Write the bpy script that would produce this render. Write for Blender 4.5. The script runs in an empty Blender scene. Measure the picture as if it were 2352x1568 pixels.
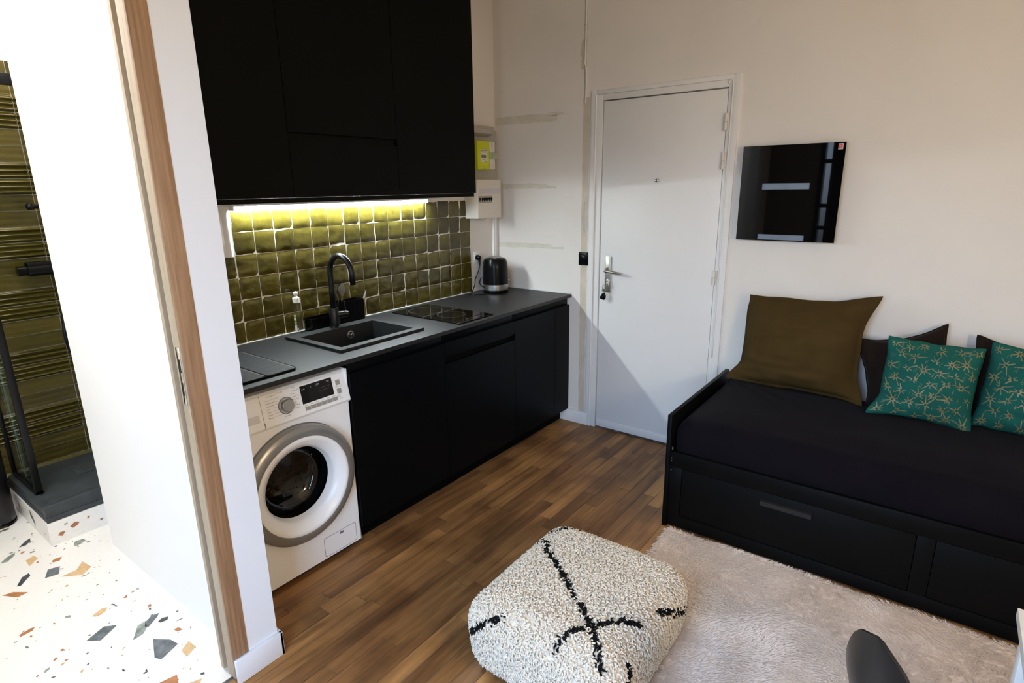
import bpy, bmesh, math, random
import numpy as np
from mathutils import Vector, Matrix, noise
random.seed(7); RNG = np.random.default_rng(7)
PI = math.pi
SC = bpy.context.scene
COL = SC.collection
OFF = {}

# ------------------------------------------------------------------ dimensions (metres)
XD = 0.2926          # entrance wall plane
HZ = 0.896           # worktop top
YF = -0.6095         # base cabinet fronts
CEIL = 2.75
TP = 0.1013          # backsplash tile pitch

LED, LAMP, BATH, SKY = 190.0, 58.0, 36.0, 18.0 # lamp strengths
# ------------------------------------------------------------------ materials
MATS = {}
def mat(name, col, rough=0.5, metal=0.0, spec=0.5, var=0.0, scale=20.0, bump=0.0, bscale=60.0, stretch=None,
        sheen=0.0, coat=0.0, emit=None, estr=0.0, trans=0.0, ior=1.45, col2=None, rvar=0.0):
    if name in MATS: return MATS[name]
    m = bpy.data.materials.new(name); m.use_nodes = True
    nt = m.node_tree; b = nt.nodes['Principled BSDF']
    def S(k, v):
        if k in b.inputs: b.inputs[k].default_value = v
    S('Base Color', (*col, 1)); S('Roughness', rough); S('Metallic', metal); S('Specular IOR Level', spec)
    S('Sheen Weight', sheen); S('Coat Weight', coat); S('IOR', ior); S('Transmission Weight', trans)
    if emit: S('Emission Color', (*emit, 1)); S('Emission Strength', estr)
    tc = nt.nodes.new('ShaderNodeTexCoord'); mp = nt.nodes.new('ShaderNodeMapping')
    nt.links.new(tc.outputs['Object'], mp.inputs['Vector'])
    if stretch: mp.inputs['Scale'].default_value = stretch
    if var or col2:
        n = nt.nodes.new('ShaderNodeTexNoise'); n.inputs['Scale'].default_value = scale; n.inputs['Detail'].default_value = 5
        nt.links.new(mp.outputs[0], n.inputs['Vector'])
        r = nt.nodes.new('ShaderNodeValToRGB'); r.color_ramp.elements[0].position = 0.3; r.color_ramp.elements[1].position = 0.7
        c2 = col2 if col2 else tuple(min(1, c*(1+var)) for c in col)
        c1 = col if col2 else tuple(c*(1-var) for c in col)
        r.color_ramp.elements[0].color = (*c1, 1); r.color_ramp.elements[1].color = (*c2, 1)
        nt.links.new(n.outputs['Fac'], r.inputs['Fac']); nt.links.new(r.outputs['Color'], b.inputs['Base Color'])
        if rvar:
            mr = nt.nodes.new('ShaderNodeMapRange'); mr.inputs['To Min'].default_value = rough-rvar; mr.inputs['To Max'].default_value = rough+rvar
            nt.links.new(n.outputs['Fac'], mr.inputs['Value']); nt.links.new(mr.outputs[0], b.inputs['Roughness'])
    if bump:
        n2 = nt.nodes.new('ShaderNodeTexNoise'); n2.inputs['Scale'].default_value = bscale; n2.inputs['Detail'].default_value = 4
        nt.links.new(mp.outputs[0], n2.inputs['Vector'])
        bp = nt.nodes.new('ShaderNodeBump'); bp.inputs['Strength'].default_value = bump; bp.inputs['Distance'].default_value = 0.01
        nt.links.new(n2.outputs['Fac'], bp.inputs['Height']); nt.links.new(bp.outputs['Normal'], b.inputs['Normal'])
    MATS[name] = m
    return m

def wood_floor_mat():
    m = bpy.data.materials.new('oak_planks'); m.use_nodes = True; nt = m.node_tree; b = nt.nodes['Principled BSDF']
    L = nt.links.new; N = nt.nodes.new
    tc = N('ShaderNodeTexCoord'); geo = N('ShaderNodeNewGeometry')
    cmb = N('ShaderNodeCombineXYZ'); mul = N('ShaderNodeMath'); mul.operation = 'MULTIPLY'; mul.inputs[1].default_value = 37.0
    L(geo.outputs['Random Per Island'], mul.inputs[0]); L(mul.outputs[0], cmb.inputs['X']); L(mul.outputs[0], cmb.inputs['Z'])
    add = N('ShaderNodeVectorMath'); add.operation = 'ADD'; L(tc.outputs['Object'], add.inputs[0]); L(cmb.outputs[0], add.inputs[1])
    mp = N('ShaderNodeMapping'); mp.inputs['Scale'].default_value = (1.4, 17, 1); L(add.outputs[0], mp.inputs['Vector'])
    n1 = N('ShaderNodeTexNoise'); n1.inputs['Scale'].default_value = 1.6; n1.inputs['Detail'].default_value = 8; n1.inputs['Distortion'].default_value = 0.6
    L(mp.outputs[0], n1.inputs['Vector'])
    r1 = N('ShaderNodeValToRGB'); e = r1.color_ramp.elements
    e[0].position = 0.28; e[0].color = (0.165, 0.080, 0.024, 1); e[1].position = 0.72; e[1].color = (0.43, 0.225, 0.080, 1)
    L(n1.outputs['Fac'], r1.inputs['Fac'])
    r2 = N('ShaderNodeValToRGB'); e = r2.color_ramp.elements
    e[0].position = 0.0; e[0].color = (0.62, 0.55, 0.52, 1); e[1].position = 1.0; e[1].color = (1.25, 1.2, 1.1, 1)
    L(geo.outputs['Random Per Island'], r2.inputs['Fac'])
    mx = N('ShaderNodeMix'); mx.data_type = 'RGBA'; mx.blend_type = 'MULTIPLY'; mx.inputs[0].default_value = 1
    L(r1.outputs['Color'], mx.inputs[6]); L(r2.outputs['Color'], mx.inputs[7])
    # worn dark stains
    n3 = N('ShaderNodeTexNoise'); n3.inputs['Scale'].default_value = 3.5; n3.inputs['Detail'].default_value = 6; L(tc.outputs['Object'], n3.inputs['Vector'])
    r3 = N('ShaderNodeValToRGB'); e = r3.color_ramp.elements; e[0].position = 0.36; e[0].color = (0.55, 0.5, 0.47, 1); e[1].position = 0.52; e[1].color = (1, 1, 1, 1)
    L(n3.outputs['Fac'], r3.inputs['Fac'])
    mx2 = N('ShaderNodeMix'); mx2.data_type = 'RGBA'; mx2.blend_type = 'MULTIPLY'; mx2.inputs[0].default_value = 0.8
    L(mx.outputs[2], mx2.inputs[6]); L(r3.outputs['Color'], mx2.inputs[7]); L(mx2.outputs[2], b.inputs['Base Color'])
    mr = N('ShaderNodeMapRange'); mr.inputs['To Min'].default_value = 0.42; mr.inputs['To Max'].default_value = 0.62
    L(n3.outputs['Fac'], mr.inputs['Value']); L(mr.outputs[0], b.inputs['Roughness'])
    bp = N('ShaderNodeBump'); bp.inputs['Strength'].default_value = 0.15; bp.inputs['Distance'].default_value = 0.004
    L(n1.outputs['Fac'], bp.inputs['Height']); L(bp.outputs['Normal'], b.inputs['Normal'])
    return m

def tile_mat(name, c1, c2, rough, bstr, bscale, stretch=(1, 1, 1)):
    m = bpy.data.materials.new(name); m.use_nodes = True; nt = m.node_tree; b = nt.nodes['Principled BSDF']
    L = nt.links.new; N = nt.nodes.new
    tc = N('ShaderNodeTexCoord'); geo = N('ShaderNodeNewGeometry')
    mp = N('ShaderNodeMapping'); mp.inputs['Scale'].default_value = stretch; L(tc.outputs['Object'], mp.inputs['Vector'])
    cmb = N('ShaderNodeCombineXYZ'); mul = N('ShaderNodeMath'); mul.operation = 'MULTIPLY'; mul.inputs[1].default_value = 53.0
    L(geo.outputs['Random Per Island'], mul.inputs[0]); L(mul.outputs[0], cmb.inputs['Y'])
    add = N('ShaderNodeVectorMath'); L(mp.outputs[0], add.inputs[0]); L(cmb.outputs[0], add.inputs[1])
    n = N('ShaderNodeTexNoise'); n.inputs['Scale'].default_value = 22; n.inputs['Detail'].default_value = 5; L(add.outputs[0], n.inputs['Vector'])
    ma = N('ShaderNodeMath'); ma.operation = 'MULTIPLY_ADD'; ma.inputs[1].default_value = 0.42
    L(geo.outputs['Random Per Island'], ma.inputs[0]); L(n.outputs['Fac'], ma.inputs[2])
    r = N('ShaderNodeValToRGB'); e = r.color_ramp.elements; e[0].position = 0.35; e[0].color = (*c1, 1); e[1].position = 0.95; e[1].color = (*c2, 1)
    L(ma.outputs[0], r.inputs['Fac']); L(r.outputs['Color'], b.inputs['Base Color'])
    b.inputs['Roughness'].default_value = rough; b.inputs['Specular IOR Level'].default_value = 0.45
    n2 = N('ShaderNodeTexNoise'); n2.inputs['Scale'].default_value = bscale; n2.inputs['Detail'].default_value = 2; L(add.outputs[0], n2.inputs['Vector'])
    bp = N('ShaderNodeBump'); bp.inputs['Strength'].default_value = bstr; bp.inputs['Distance'].default_value = 0.01
    L(n2.outputs['Fac'], bp.inputs['Height']); L(bp.outputs['Normal'], b.inputs['Normal'])
    return m

def glass_mat(name, tint=(1, 1, 1), gl=0.12, rough=0.02):
    m = bpy.data.materials.new(name); m.use_nodes = True; nt = m.node_tree; nt.nodes.clear()
    L = nt.links.new; N = nt.nodes.new
    o = N('ShaderNodeOutputMaterial'); t = N('ShaderNodeBsdfTransparent'); t.inputs['Color'].default_value = (*tint, 1)
    g = N('ShaderNodeBsdfGlossy'); g.inputs['Roughness'].default_value = rough
    fr = N('ShaderNodeLayerWeight'); fr.inputs['Blend'].default_value = 0.5
    pw = N('ShaderNodeMath'); pw.operation = 'POWER'; pw.inputs[1].default_value = 4.0; L(fr.outputs['Facing'], pw.inputs[0])
    mx = N('ShaderNodeMixShader'); ad = N('ShaderNodeMath'); ad.operation = 'MULTIPLY_ADD'; ad.inputs[1].default_value = 0.6; ad.inputs[2].default_value = gl
    L(pw.outputs[0], ad.inputs[0]); L(ad.outputs[0], mx.inputs['Fac']); L(t.outputs[0], mx.inputs[1]); L(g.outputs[0], mx.inputs[2])
    L(mx.outputs[0], o.inputs['Surface'])
    return m

M_WALL = mat('wall_paint', (0.80, 0.755, 0.70), 0.75, var=0.025, scale=2.5, bump=0.06, bscale=140)
M_PART = mat('daylight_tinted_paint', (0.79, 0.81, 0.845), 0.6, bump=0.04, bscale=120)  # bluish daylight cast on the partition is mixed into this paint colour
M_WALLB = mat('bath_paint', (0.88, 0.88, 0.87), 0.6, bump=0.03, bscale=120)
M_CEIL = mat('ceiling_paint', (0.82, 0.80, 0.77), 0.85)
M_TRIM = mat('trim_paint', (0.80, 0.785, 0.76), 0.45, bump=0.05, bscale=60)
M_OLDTRIM = mat('old_trim_paint', (0.80, 0.79, 0.77), 0.5, var=0.05, scale=14, bump=0.12, bscale=35)
M_DOOR = mat('door_paint', (0.81, 0.79, 0.765), 0.4, var=0.015, scale=4, bump=0.04, bscale=90)
M_FLOOR = wood_floor_mat()
M_GAP = mat('floor_joint', (0.02, 0.014, 0.01), 0.9, scale=5, col2=(0.42, 0.36, 0.30), stretch=(1, 6, 1))
M_TERR = mat('terrazzo', (0.80, 0.785, 0.75), 0.35, var=0.03, scale=90)
M_CH = [mat('chip_terracotta', (0.40, 0.17, 0.07), 0.4, var=0.25, scale=40), mat('chip_sand', (0.62, 0.42, 0.22), 0.4, var=0.15, scale=40),
        mat('chip_slate', (0.13, 0.15, 0.16), 0.4, var=0.4, scale=35), mat('chip_sage', (0.24, 0.28, 0.25), 0.4, var=0.4, scale=35),
        mat('chip_charcoal', (0.06, 0.065, 0.075), 0.4, var=0.4, scale=35)]
M_TILE = tile_mat('olive_glazed_tile', (0.036, 0.029, 0.004), (0.092, 0.074, 0.012), 0.17, 0.30, 24)
M_RIB = tile_mat('olive_ribbed_tile', (0.045, 0.036, 0.006), (0.095, 0.072, 0.013), 0.14, 0.12, 30, (0.3, 1, 1))
M_GROUT = mat('white_grout', (0.78, 0.74, 0.66), 0.8, bump=0.1, bscale=200)
M_CAB = mat('black_cabinet_laminate', (0.0034, 0.0036, 0.0030), 0.5, spec=0.07, var=0.1, scale=60, bump=0.02, bscale=300)
M_CABIN = mat('black_carcass', (0.0022, 0.0022, 0.0022), 0.6, spec=0.05)
M_BASE = mat('black_satin_fronts', (0.0024, 0.0028, 0.0034), 0.34, spec=0.09, bump=0.01, bscale=200)
M_TOP = mat('slate_worktop', (0.010, 0.0105, 0.011), 0.44, spec=0.5, var=0.15, scale=240, bump=0.03, bscale=400)
M_SINK = mat('black_granite_composite', (0.011, 0.012, 0.012), 0.48, spec=0.4, var=0.3, scale=400, bump=0.03, bscale=500)
M_BLACKM = mat('matt_black_metal', (0.004, 0.004, 0.0045), 0.33, spec=0.3)
M_BLACKP = mat('black_plastic', (0.003, 0.003, 0.0034), 0.25, spec=0.14)
M_BLACKG = mat('black_glass', (0.0015, 0.0015, 0.0018), 0.02, spec=0.35)
M_CHROME = mat('chrome', (0.75, 0.75, 0.74), 0.12, metal=1)
M_STEEL = mat('brushed_steel', (0.55, 0.54, 0.52), 0.3, metal=1, var=0.1, scale=60, stretch=(1, 1, 30))
M_NICKEL = mat('satin_nickel', (0.52, 0.50, 0.43), 0.36, metal=1)
M_WM = mat('white_enamel', (0.87, 0.86, 0.85), 0.28, spec=0.5)
M_WMG = mat('silver_grey_plastic', (0.30, 0.295, 0.285), 0.3, metal=0.55)
M_BTN = mat('champagne_button', (0.40, 0.385, 0.35), 0.4, metal=0.4)
M_INK = mat('grey_ink', (0.16, 0.16, 0.17), 0.6)
M_INKW = mat('display_white', (0.55, 0.55, 0.52), 0.5)
M_INKG = mat('display_green', (0.25, 0.5, 0.12), 0.5)
M_INKB = mat('pale_blue_ink', (0.40, 0.62, 0.74), 0.5)
M_RUBBER = mat('grey_rubber', (0.035, 0.038, 0.042), 0.5)
M_DRUM = mat('drum_steel', (0.32, 0.29, 0.25), 0.25, metal=1, var=0.3, scale=25)
M_DARK = mat('dark_void', (0.004, 0.004, 0.004), 0.8)
M_WHITEP = mat('white_plastic', (0.78, 0.77, 0.74), 0.35)
M_CREAMP = mat('aged_white_plastic', (0.74, 0.69, 0.61), 0.4)
M_GREYP = mat('grey_board', (0.42, 0.39, 0.34), 0.6, var=0.06, scale=10)
M_LIME = mat('lime_plastic', (0.58, 0.64, 0.012), 0.35)
M_LEDE = mat('led_diffuser', (0.9, 0.9, 0.9), 0.5, emit=(0.90, 1.0, 1.04), estr=LED)
M_OAK = mat('oak_casing', (0.225, 0.125, 0.065), 0.5, col2=(0.37, 0.225, 0.125), scale=5, stretch=(24, 24, 0.9), bump=0.06, bscale=12)
M_OAKP = mat('pale_oak_lining', (0.40, 0.31, 0.205), 0.5, col2=(0.50, 0.40, 0.28), scale=5, stretch=(24, 24, 0.9))
M_BED = mat('black_brown_foil', (0.0030, 0.0030, 0.0030), 0.45, spec=0.10, bump=0.02, bscale=200)
M_BEDH = mat('graphite_handle', (0.014, 0.014, 0.015), 0.4, spec=0.4)
M_SHEET = mat('aubergine_sheet', (0.0056, 0.0046, 0.0070), 0.9, spec=0.05, sheen=0.02, var=0.12, scale=6, bump=0.05, bscale=250)
M_OLIVE = mat('olive_linen', (0.055, 0.034, 0.0105), 0.9, spec=0.1, var=0.1, scale=9, bump=0.1, bscale=350)
M_TEAL = mat('teal_cotton', (0.007, 0.090, 0.073), 0.85, spec=0.2, var=0.15, scale=7, bump=0.1, bscale=350)
M_GOLD = mat('bronze_print', (0.20, 0.165, 0.075), 0.5, var=0.3, scale=45)
M_VELVET = mat('brown_velvet', (0.014, 0.008, 0.006), 0.85, spec=0.1, sheen=0.08, var=0.2, scale=12)
M_WOOL = mat('cream_wool', (0.70, 0.62, 0.505), 0.95, spec=0.1, var=0.06, scale=40, sheen=0.2)
M_WOOLK = mat('black_wool', (0.007, 0.007, 0.007), 0.95, spec=0.1)
M_FUR = mat('blush_fur', (0.93, 0.80, 0.70), 0.85, spec=0.1, var=0.06, scale=7, sheen=0.3)
M_CHAIR = mat('anthracite_shell', (0.0085, 0.0105, 0.012), 0.32, spec=0.45)
M_TABLE = mat('white_table_laminate', (0.80, 0.78, 0.74), 0.4)
M_TRAY = mat('slate_shower_tray', (0.030, 0.038, 0.042), 0.55, var=0.25, scale=14, bump=0.12, bscale=60)
M_PGLASS = glass_mat('shower_glass', (0.86, 0.93, 0.91), 0.04)
M_WGLASS = glass_mat('window_glass', (0.97, 0.99, 1.0), 0.02)
M_DGLASS = glass_mat('porthole_glass', (0.32, 0.34, 0.36), 0.05, 0.01)
M_BOTTLE = glass_mat('clear_pet', (0.975, 0.985, 0.98), 0.05, 0.06)
M_FRAME = mat('dark_window_frame', (0.02, 0.022, 0.025), 0.45)
M_TAN = mat('tan_filler', (0.62, 0.55, 0.44), 0.85, var=0.08, scale=9, bump=0.1, bscale=50)
M_TAPE = mat('yellowed_patch', (0.68, 0.64, 0.54), 0.8, var=0.07, scale=14)
M_GREYF = mat('grey_filler', (0.50, 0.48, 0.45), 0.9, var=0.12, scale=20)
M_RED = mat('red_sticker', (0.62, 0.05, 0.03), 0.5)
M_BIN = mat('black_bin_steel', (0.03, 0.03, 0.032), 0.28, metal=0.7)
M_SLOT = mat('shaded_wall_slot', (0.16, 0.205, 0.275), 0.35, var=0.12, scale=8)  # bluish shade of the wall behind the slots, put into the backing colour
M_MAT = mat('grey_ribbed_rubber', (0.030, 0.032, 0.034), 0.55, bump=0.0)
M_GREEN = mat('green_label', (0.30, 0.48, 0.22), 0.5)

# ------------------------------------------------------------------ mesh helpers
def nb(): return bmesh.new()
def box(bm, x0, x1, y0, y1, z0, z1, bev=0.0, seg=2):
    t = bmesh.new()
    vs = [t.verts.new(p) for p in ((x0,y0,z0),(x1,y0,z0),(x1,y1,z0),(x0,y1,z0),(x0,y0,z1),(x1,y0,z1),(x1,y1,z1),(x0,y1,z1))]
    for f in ((0,3,2,1),(4,5,6,7),(0,1,5,4),(1,2,6,5),(2,3,7,6),(3,0,4,7)): t.faces.new([vs[i] for i in f])
    if bev: bmesh.ops.bevel(t, geom=t.edges[:], offset=bev, segments=seg, affect='EDGES', profile=0.5)
    merge(bm, t)
def merge(bm, t, mi=None, M=None):
    mp = {}
    for v in t.verts: mp[v] = bm.verts.new(M @ v.co if M else v.co)
    for f in t.faces:
        try:
            g = bm.faces.new([mp[v] for v in f.verts]); g.material_index = f.material_index if mi is None else mi; g.smooth = f.smooth
        except ValueError: pass
    t.free()
def frame_of(d):
    d = Vector(d).normalized(); a = Vector((0,0,1)) if abs(d.z) < 0.9 else Vector((1,0,0))
    u = d.cross(a).normalized(); return u, d.cross(u).normalized()
def tube(bm, pts, r, seg=12, caps=True, mi=0):
    pts = [Vector(p) for p in pts]; rs = r if isinstance(r, (list, tuple)) else [r]*len(pts)
    rings = []; u = None
    for i, p in enumerate(pts):
        d = (pts[min(i+1, len(pts)-1)] - pts[max(i-1, 0)])
        if u is None: u, _ = frame_of(d)
        d = d.normalized(); u = (u - d*u.dot(d)).normalized(); w = d.cross(u)
        rings.append([bm.verts.new(p + (u*math.cos(2*PI*k/seg) + w*math.sin(2*PI*k/seg))*rs[i]) for k in range(seg)])
    for a, b in zip(rings, rings[1:]):
        for k in range(seg):
            f = bm.faces.new((a[k], a[(k+1) % seg], b[(k+1) % seg], b[k])); f.material_index = mi
    if caps:
        f = bm.faces.new(rings[0][::-1]); f.material_index = mi; f = bm.faces.new(rings[-1]); f.material_index = mi
def lathe(bm, prof, c=(0,0,0), axis=(0,0,1), seg=40, mi=0, close=False):
    axis = Vector(axis).normalized(); u, w = frame_of(axis); c = Vector(c); rings = []
    for r, h in prof:
        if r < 1e-6: rings.append([bm.verts.new(c + axis*h)])
        else: rings.append([bm.verts.new(c + axis*h + (u*math.cos(2*PI*k/seg) + w*math.sin(2*PI*k/seg))*r) for k in range(seg)])
    for a, b in zip(rings, rings[1:]):
        for k in range(seg):
            k2 = (k+1) % seg
            if len(a) == 1 and len(b) == 1: continue
            if len(a) == 1: f = bm.faces.new((a[0], b[k2], b[k]))
            elif len(b) == 1: f = bm.faces.new((a[k], a[k2], b[0]))
            else: f = bm.faces.new((a[k], a[k2], b[k2], b[k]))
            f.material_index = mi
def prism(bm, poly, axis, a, b, mi=0):
    """poly: 2d list in the two remaining axes (in xyz order), extruded along axis from a to b"""
    def P(p, t):
        return {'x': (t, p[0], p[1]), 'y': (p[0], t, p[1]), 'z': (p[0], p[1], t)}[axis]
    A = [bm.verts.new(P(p, a)) for p in poly]; B = [bm.verts.new(P(p, b)) for p in poly]; n = len(poly)
    for f in [A[::-1], B] + [(A[i], A[(i+1) % n], B[(i+1) % n], B[i]) for i in range(n)]:
        g = bm.faces.new(f); g.material_index = mi
def sphere(bm, c, r, sx=1, sy=1, sz=1, seg=20):
    prof = [(math.sin(PI*i/10)*r, -math.cos(PI*i/10)*r) for i in range(11)]
    t = bmesh.new(); lathe(t, prof, seg=seg)
    merge(bm, t, M=Matrix.Translation(c) @ Matrix.Diagonal((sx, sy, sz, 1)))
def finish(bm, name, m, smooth=None):
    bmesh.ops.recalc_face_normals(bm, faces=bm.faces[:])
    me = bpy.data.meshes.new(name); bm.to_mesh(me); bm.free()
    for mm in (m if isinstance(m, (list, tuple)) else [m]): me.materials.append(mm)
    if smooth:
        me.polygons.foreach_set('use_smooth', [True]*len(me.polygons))
        if smooth is not True: me.set_sharp_from_angle(angle=math.radians(smooth))
    return me
def obj(name, bm, m, parent=None, smooth=35, label=None, local=False):
    me = finish(bm, name, m, smooth) if isinstance(bm, bmesh.types.BMesh) else bm
    if not isinstance(bm, bmesh.types.BMesh) and m is not None and len(me.materials) == 0:
        for mm in (m if isinstance(m, (list, tuple)) else [m]): me.materials.append(mm)
    o = bpy.data.objects.new(name, me); COL.objects.link(o)
    if parent is not None:
        o.parent = parent; off = OFF.get(parent.name, Vector((0,0,0))); OFF[o.name] = off
        if not local: me.transform(Matrix.Translation(-off))
    if label: o['label'] = label
    return o
def tag(o, label, cat, group=None):
    o['label'] = label; o['category'] = cat
    if group: o['group'] = group
    return o
def thing(name, label, cat, loc=(0,0,0), group=None):
    o = bpy.data.objects.new(name, None); COL.objects.link(o); o.location = loc; o.empty_display_size = 0.05
    OFF[o.name] = Vector(loc)
    return tag(o, label, cat, group)
def struct(name, bm, m, smooth=35, parent=None):
    o = obj(name, bm, m, parent, smooth)
    if parent is None: o['kind'] = 'structure'
    return o
def text_into(bm, s, size, o, u, v, mi=0, align='LEFT'):
    cu = bpy.data.curves.new('lettering_tmp', 'FONT'); cu.body = s; cu.size = size; cu.align_x = align; cu.resolution_u = 2
    ob = bpy.data.objects.new('lettering_tmp', cu); COL.objects.link(ob)
    dg = bpy.context.evaluated_depsgraph_get()
    me = bpy.data.meshes.new_from_object(ob.evaluated_get(dg))
    u = Vector(u).normalized(); v = Vector(v).normalized(); w = u.cross(v)
    M = Matrix((( u.x, v.x, w.x, o[0]), (u.y, v.y, w.y, o[1]), (u.z, v.z, w.z, o[2]), (0,0,0,1)))
    t = bmesh.new(); t.from_mesh(me); merge(bm, t, mi=mi, M=M)
    bpy.data.objects.remove(ob); bpy.data.curves.remove(cu); bpy.data.meshes.remove(me)
def np_mesh(name, V, F, mats, mi=None, smooth=True):
    me = bpy.data.meshes.new(name)
    me.from_pydata(np.asarray(V).tolist(), [], F.tolist() if isinstance(F, np.ndarray) else F)
    for m in mats: me.materials.append(m)
    if mi is not None: me.polygons.foreach_set('material_index', np.asarray(mi, dtype=np.int32))
    me.polygons.foreach_set('use_smooth', [smooth]*len(me.polygons)); me.update()
    return me

# ================================================================== SETTING
# ---- wood floor: individual planks along x over a joint bed
bm = nb()
box(bm, -3.5, XD+0.12, -3.95, 0.0, -0.06, -0.0022)
for f in bm.faces: f.material_index = 1
pw = 0.0665; y = 0.0
def plank(x0, x1, y0, y1):
    g = random.uniform(0.0004, 0.0013)
    vs = [bm.verts.new(p) for p in ((x0+g, y0+g, -0.0005), (x1-g, y0+g, -0.0005), (x1-g, y1-g, -0.0005), (x0+g, y1-g, -0.0005))]
    up = random.uniform(0, 0.0008)
    vt = [bm.verts.new((v.co.x, v.co.y, up)) for v in vs]
    bm.faces.new(vt)
    for i in range(4): bm.faces.new((vs[i], vs[(i+1) % 4], vt[(i+1) % 4], vt[i]))
while y > -3.95:
    y1 = max(y-pw, -3.95)
    x = XD; first = True
    xmin = -2.12 if y > -0.86 else -3.5
    while x > xmin + 0.01:
        ln = random.uniform(0.12, 0.6) if first else random.uniform(0.32, 0.85)
        first = False
        x2 = max(x-ln, xmin); plank(x2, x, y1, y); x = x2
    y = y1
struct('floor', bm, [M_FLOOR, M_GAP], smooth=False)

# ---- bathroom terrazzo floor with shard inlays
bm = nb(); box(bm, -3.4, -2.12, -0.845, 1.16, -0.06, 0.0004)
def chip(bm, pts, mi, z=0.0012):
    vs = [bm.verts.new((p[0], p[1], z)) for p in pts]
    try:
        f = bm.faces.new(vs); f.material_index = mi
        if f.normal.z < 0: f.normal_flip()
    except ValueError: pass
BIG = [(1, [(-2.616,.315),(-2.583,.306),(-2.546,.254),(-2.582,.251)]), (3, [(-2.475,.307),(-2.448,.368),(-2.408,.353),(-2.43,.293)]),
       (2, [(-2.43,.262),(-2.375,.262),(-2.337,.312),(-2.327,.236),(-2.371,.201)]), (3, [(-2.505,-.255),(-2.437,-.225),(-2.405,-.258),(-2.472,-.296)]),
       (3, [(-2.39,-.544),(-2.355,-.445),(-2.318,-.50),(-2.311,-.545),(-2.381,-.573)])]
RND = random.Random(5)
def shard(cx, cy, r, rot, asp):
    n = RND.choice((4, 5, 5, 6)); out = []
    for k in range(n):
        a = 2*PI*(k+RND.uniform(-.28, .28))/n; q = r*RND.uniform(.62, 1.15)
        px, py = q*math.cos(a), q*math.sin(a)*asp
        out.append((cx+px*math.cos(rot)-py*math.sin(rot), cy+px*math.sin(rot)+py*math.cos(rot)))
    return out
for mi, pts in BIG: chip(bm, pts, mi)
# further shards read off the floor: centre x, y, size, turn, aspect, kind
for cx, cy, r, rot, asp, mi in ((-2.43,-.71,.055,.3,.7,1),(-2.30,-.60,.04,1.2,.8,2),(-2.32,-.335,.042,.5,.5,3),(-2.36,-.36,.05,.9,.45,4),(-2.285,-.37,.022,.2,.7,5),
        (-2.42,-.13,.035,.4,.5,2),(-2.28,-.47,.02,-.8,.6,1),(-2.53,.37,.06,.9,.32,5),(-2.40,.42,.03,.2,.6,1),(-2.29,.50,.035,.7,.7,4),(-2.47,.50,.06,1.1,.4,2),
        (-2.52,.62,.05,.8,.3,4),(-2.44,.70,.045,.9,.35,5),(-2.66,-.43,.04,.5,.6,2),(-2.61,-.6,.06,.7,.5,4),(-2.62,-.02,.03,.2,.4,1),(-2.56,-.62,.03,.2,.5,5),(-2.37,-.78,.05,.2,.4,2),
        (-2.80,.1,.06,1,.5,3),(-2.95,-.3,.06,.4,.6,1),(-2.9,.5,.05,.4,.6,4),(-3.1,.2,.06,.1,.5,5),(-3.2,-.5,.06,.7,.5,2)):
    chip(bm, shard(cx, cy, r, rot, asp), mi)
for _ in range(520):
    cx, cy = RND.uniform(-3.35, -2.22), RND.uniform(-.83, 1.05)
    chip(bm, shard(cx, cy, RND.uniform(.004, .011)*RND.choice((.5, .7, 1, 1, 1.3)), RND.uniform(0, PI), RND.uniform(.25, .7)), RND.choice((1, 1, 2, 3, 3, 4, 5)), 0.0010)
struct('floor_bathroom', bm, [M_TERR]+M_CH, smooth=False)

# ---- walls
DY0, DY1, DZT = -0.745, -1.612, 2.132      # casing outer edges
bm = nb()
box(bm, XD, XD+0.12, -0.762, 0.10, 0, CEIL); box(bm, XD, XD+0.12, -3.95, -1.597, 0, CEIL); box(bm, XD, XD+0.12, -1.597, -0.762, DZT-0.015, CEIL)
box(bm, XD+0.048, XD+0.12, -1.62, -0.74, -0.002, DZT+.02)
struct('wall_entrance', bm, M_WALL)
bm = nb(); box(bm, -2.118, XD, 0.0, 0.10, 0, CEIL); struct('wall_kitchen', bm, M_WALL)
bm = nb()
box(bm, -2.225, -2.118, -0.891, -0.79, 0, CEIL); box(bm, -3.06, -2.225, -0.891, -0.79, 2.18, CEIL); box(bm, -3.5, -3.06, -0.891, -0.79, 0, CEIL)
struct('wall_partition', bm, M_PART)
bm = nb(); box(bm, -2.205, -2.118, -0.79, 0.345, 0, CEIL); struct('wall_bathroom', bm, M_WALLB)
bm = nb()
box(bm, -3.52, -3.4, -0.79, 1.35, 0, CEIL); box(bm, -3.4, -1.2, 1.165, 1.35, 0, CEIL); box(bm, -1.35, -1.2, 0.10, 1.165, 0, CEIL); box(bm, -2.118, -1.35, 0.10, 0.345, 0, CEIL)
struct('wall_shower', bm, M_WALLB)
bm = nb(); box(bm, -3.5, XD+0.12, -4.07, -3.95, 0, CEIL); struct('wall_right', bm, M_WALL)
WY0, WY1, WZ0, WZ1 = -2.65, -1.395, 0.35, 2.35
bm = nb()
box(bm, -3.62, -3.5, -4.07, WY0, 0, CEIL); box(bm, -3.62, -3.5, WY1, -0.79, 0, CEIL); box(bm, -3.62, -3.5, WY0, WY1, 0, WZ0); box(bm, -3.62, -3.5, WY0, WY1, WZ1, CEIL)
struct('wall_back', bm, mat('warm_grey_paint', (0.30, 0.285, 0.265), 0.8))
bm = nb(); box(bm, -3.62, XD+0.12, -4.07, 1.35, CEIL, CEIL+0.1); struct('ceiling', bm, M_CEIL)

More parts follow.
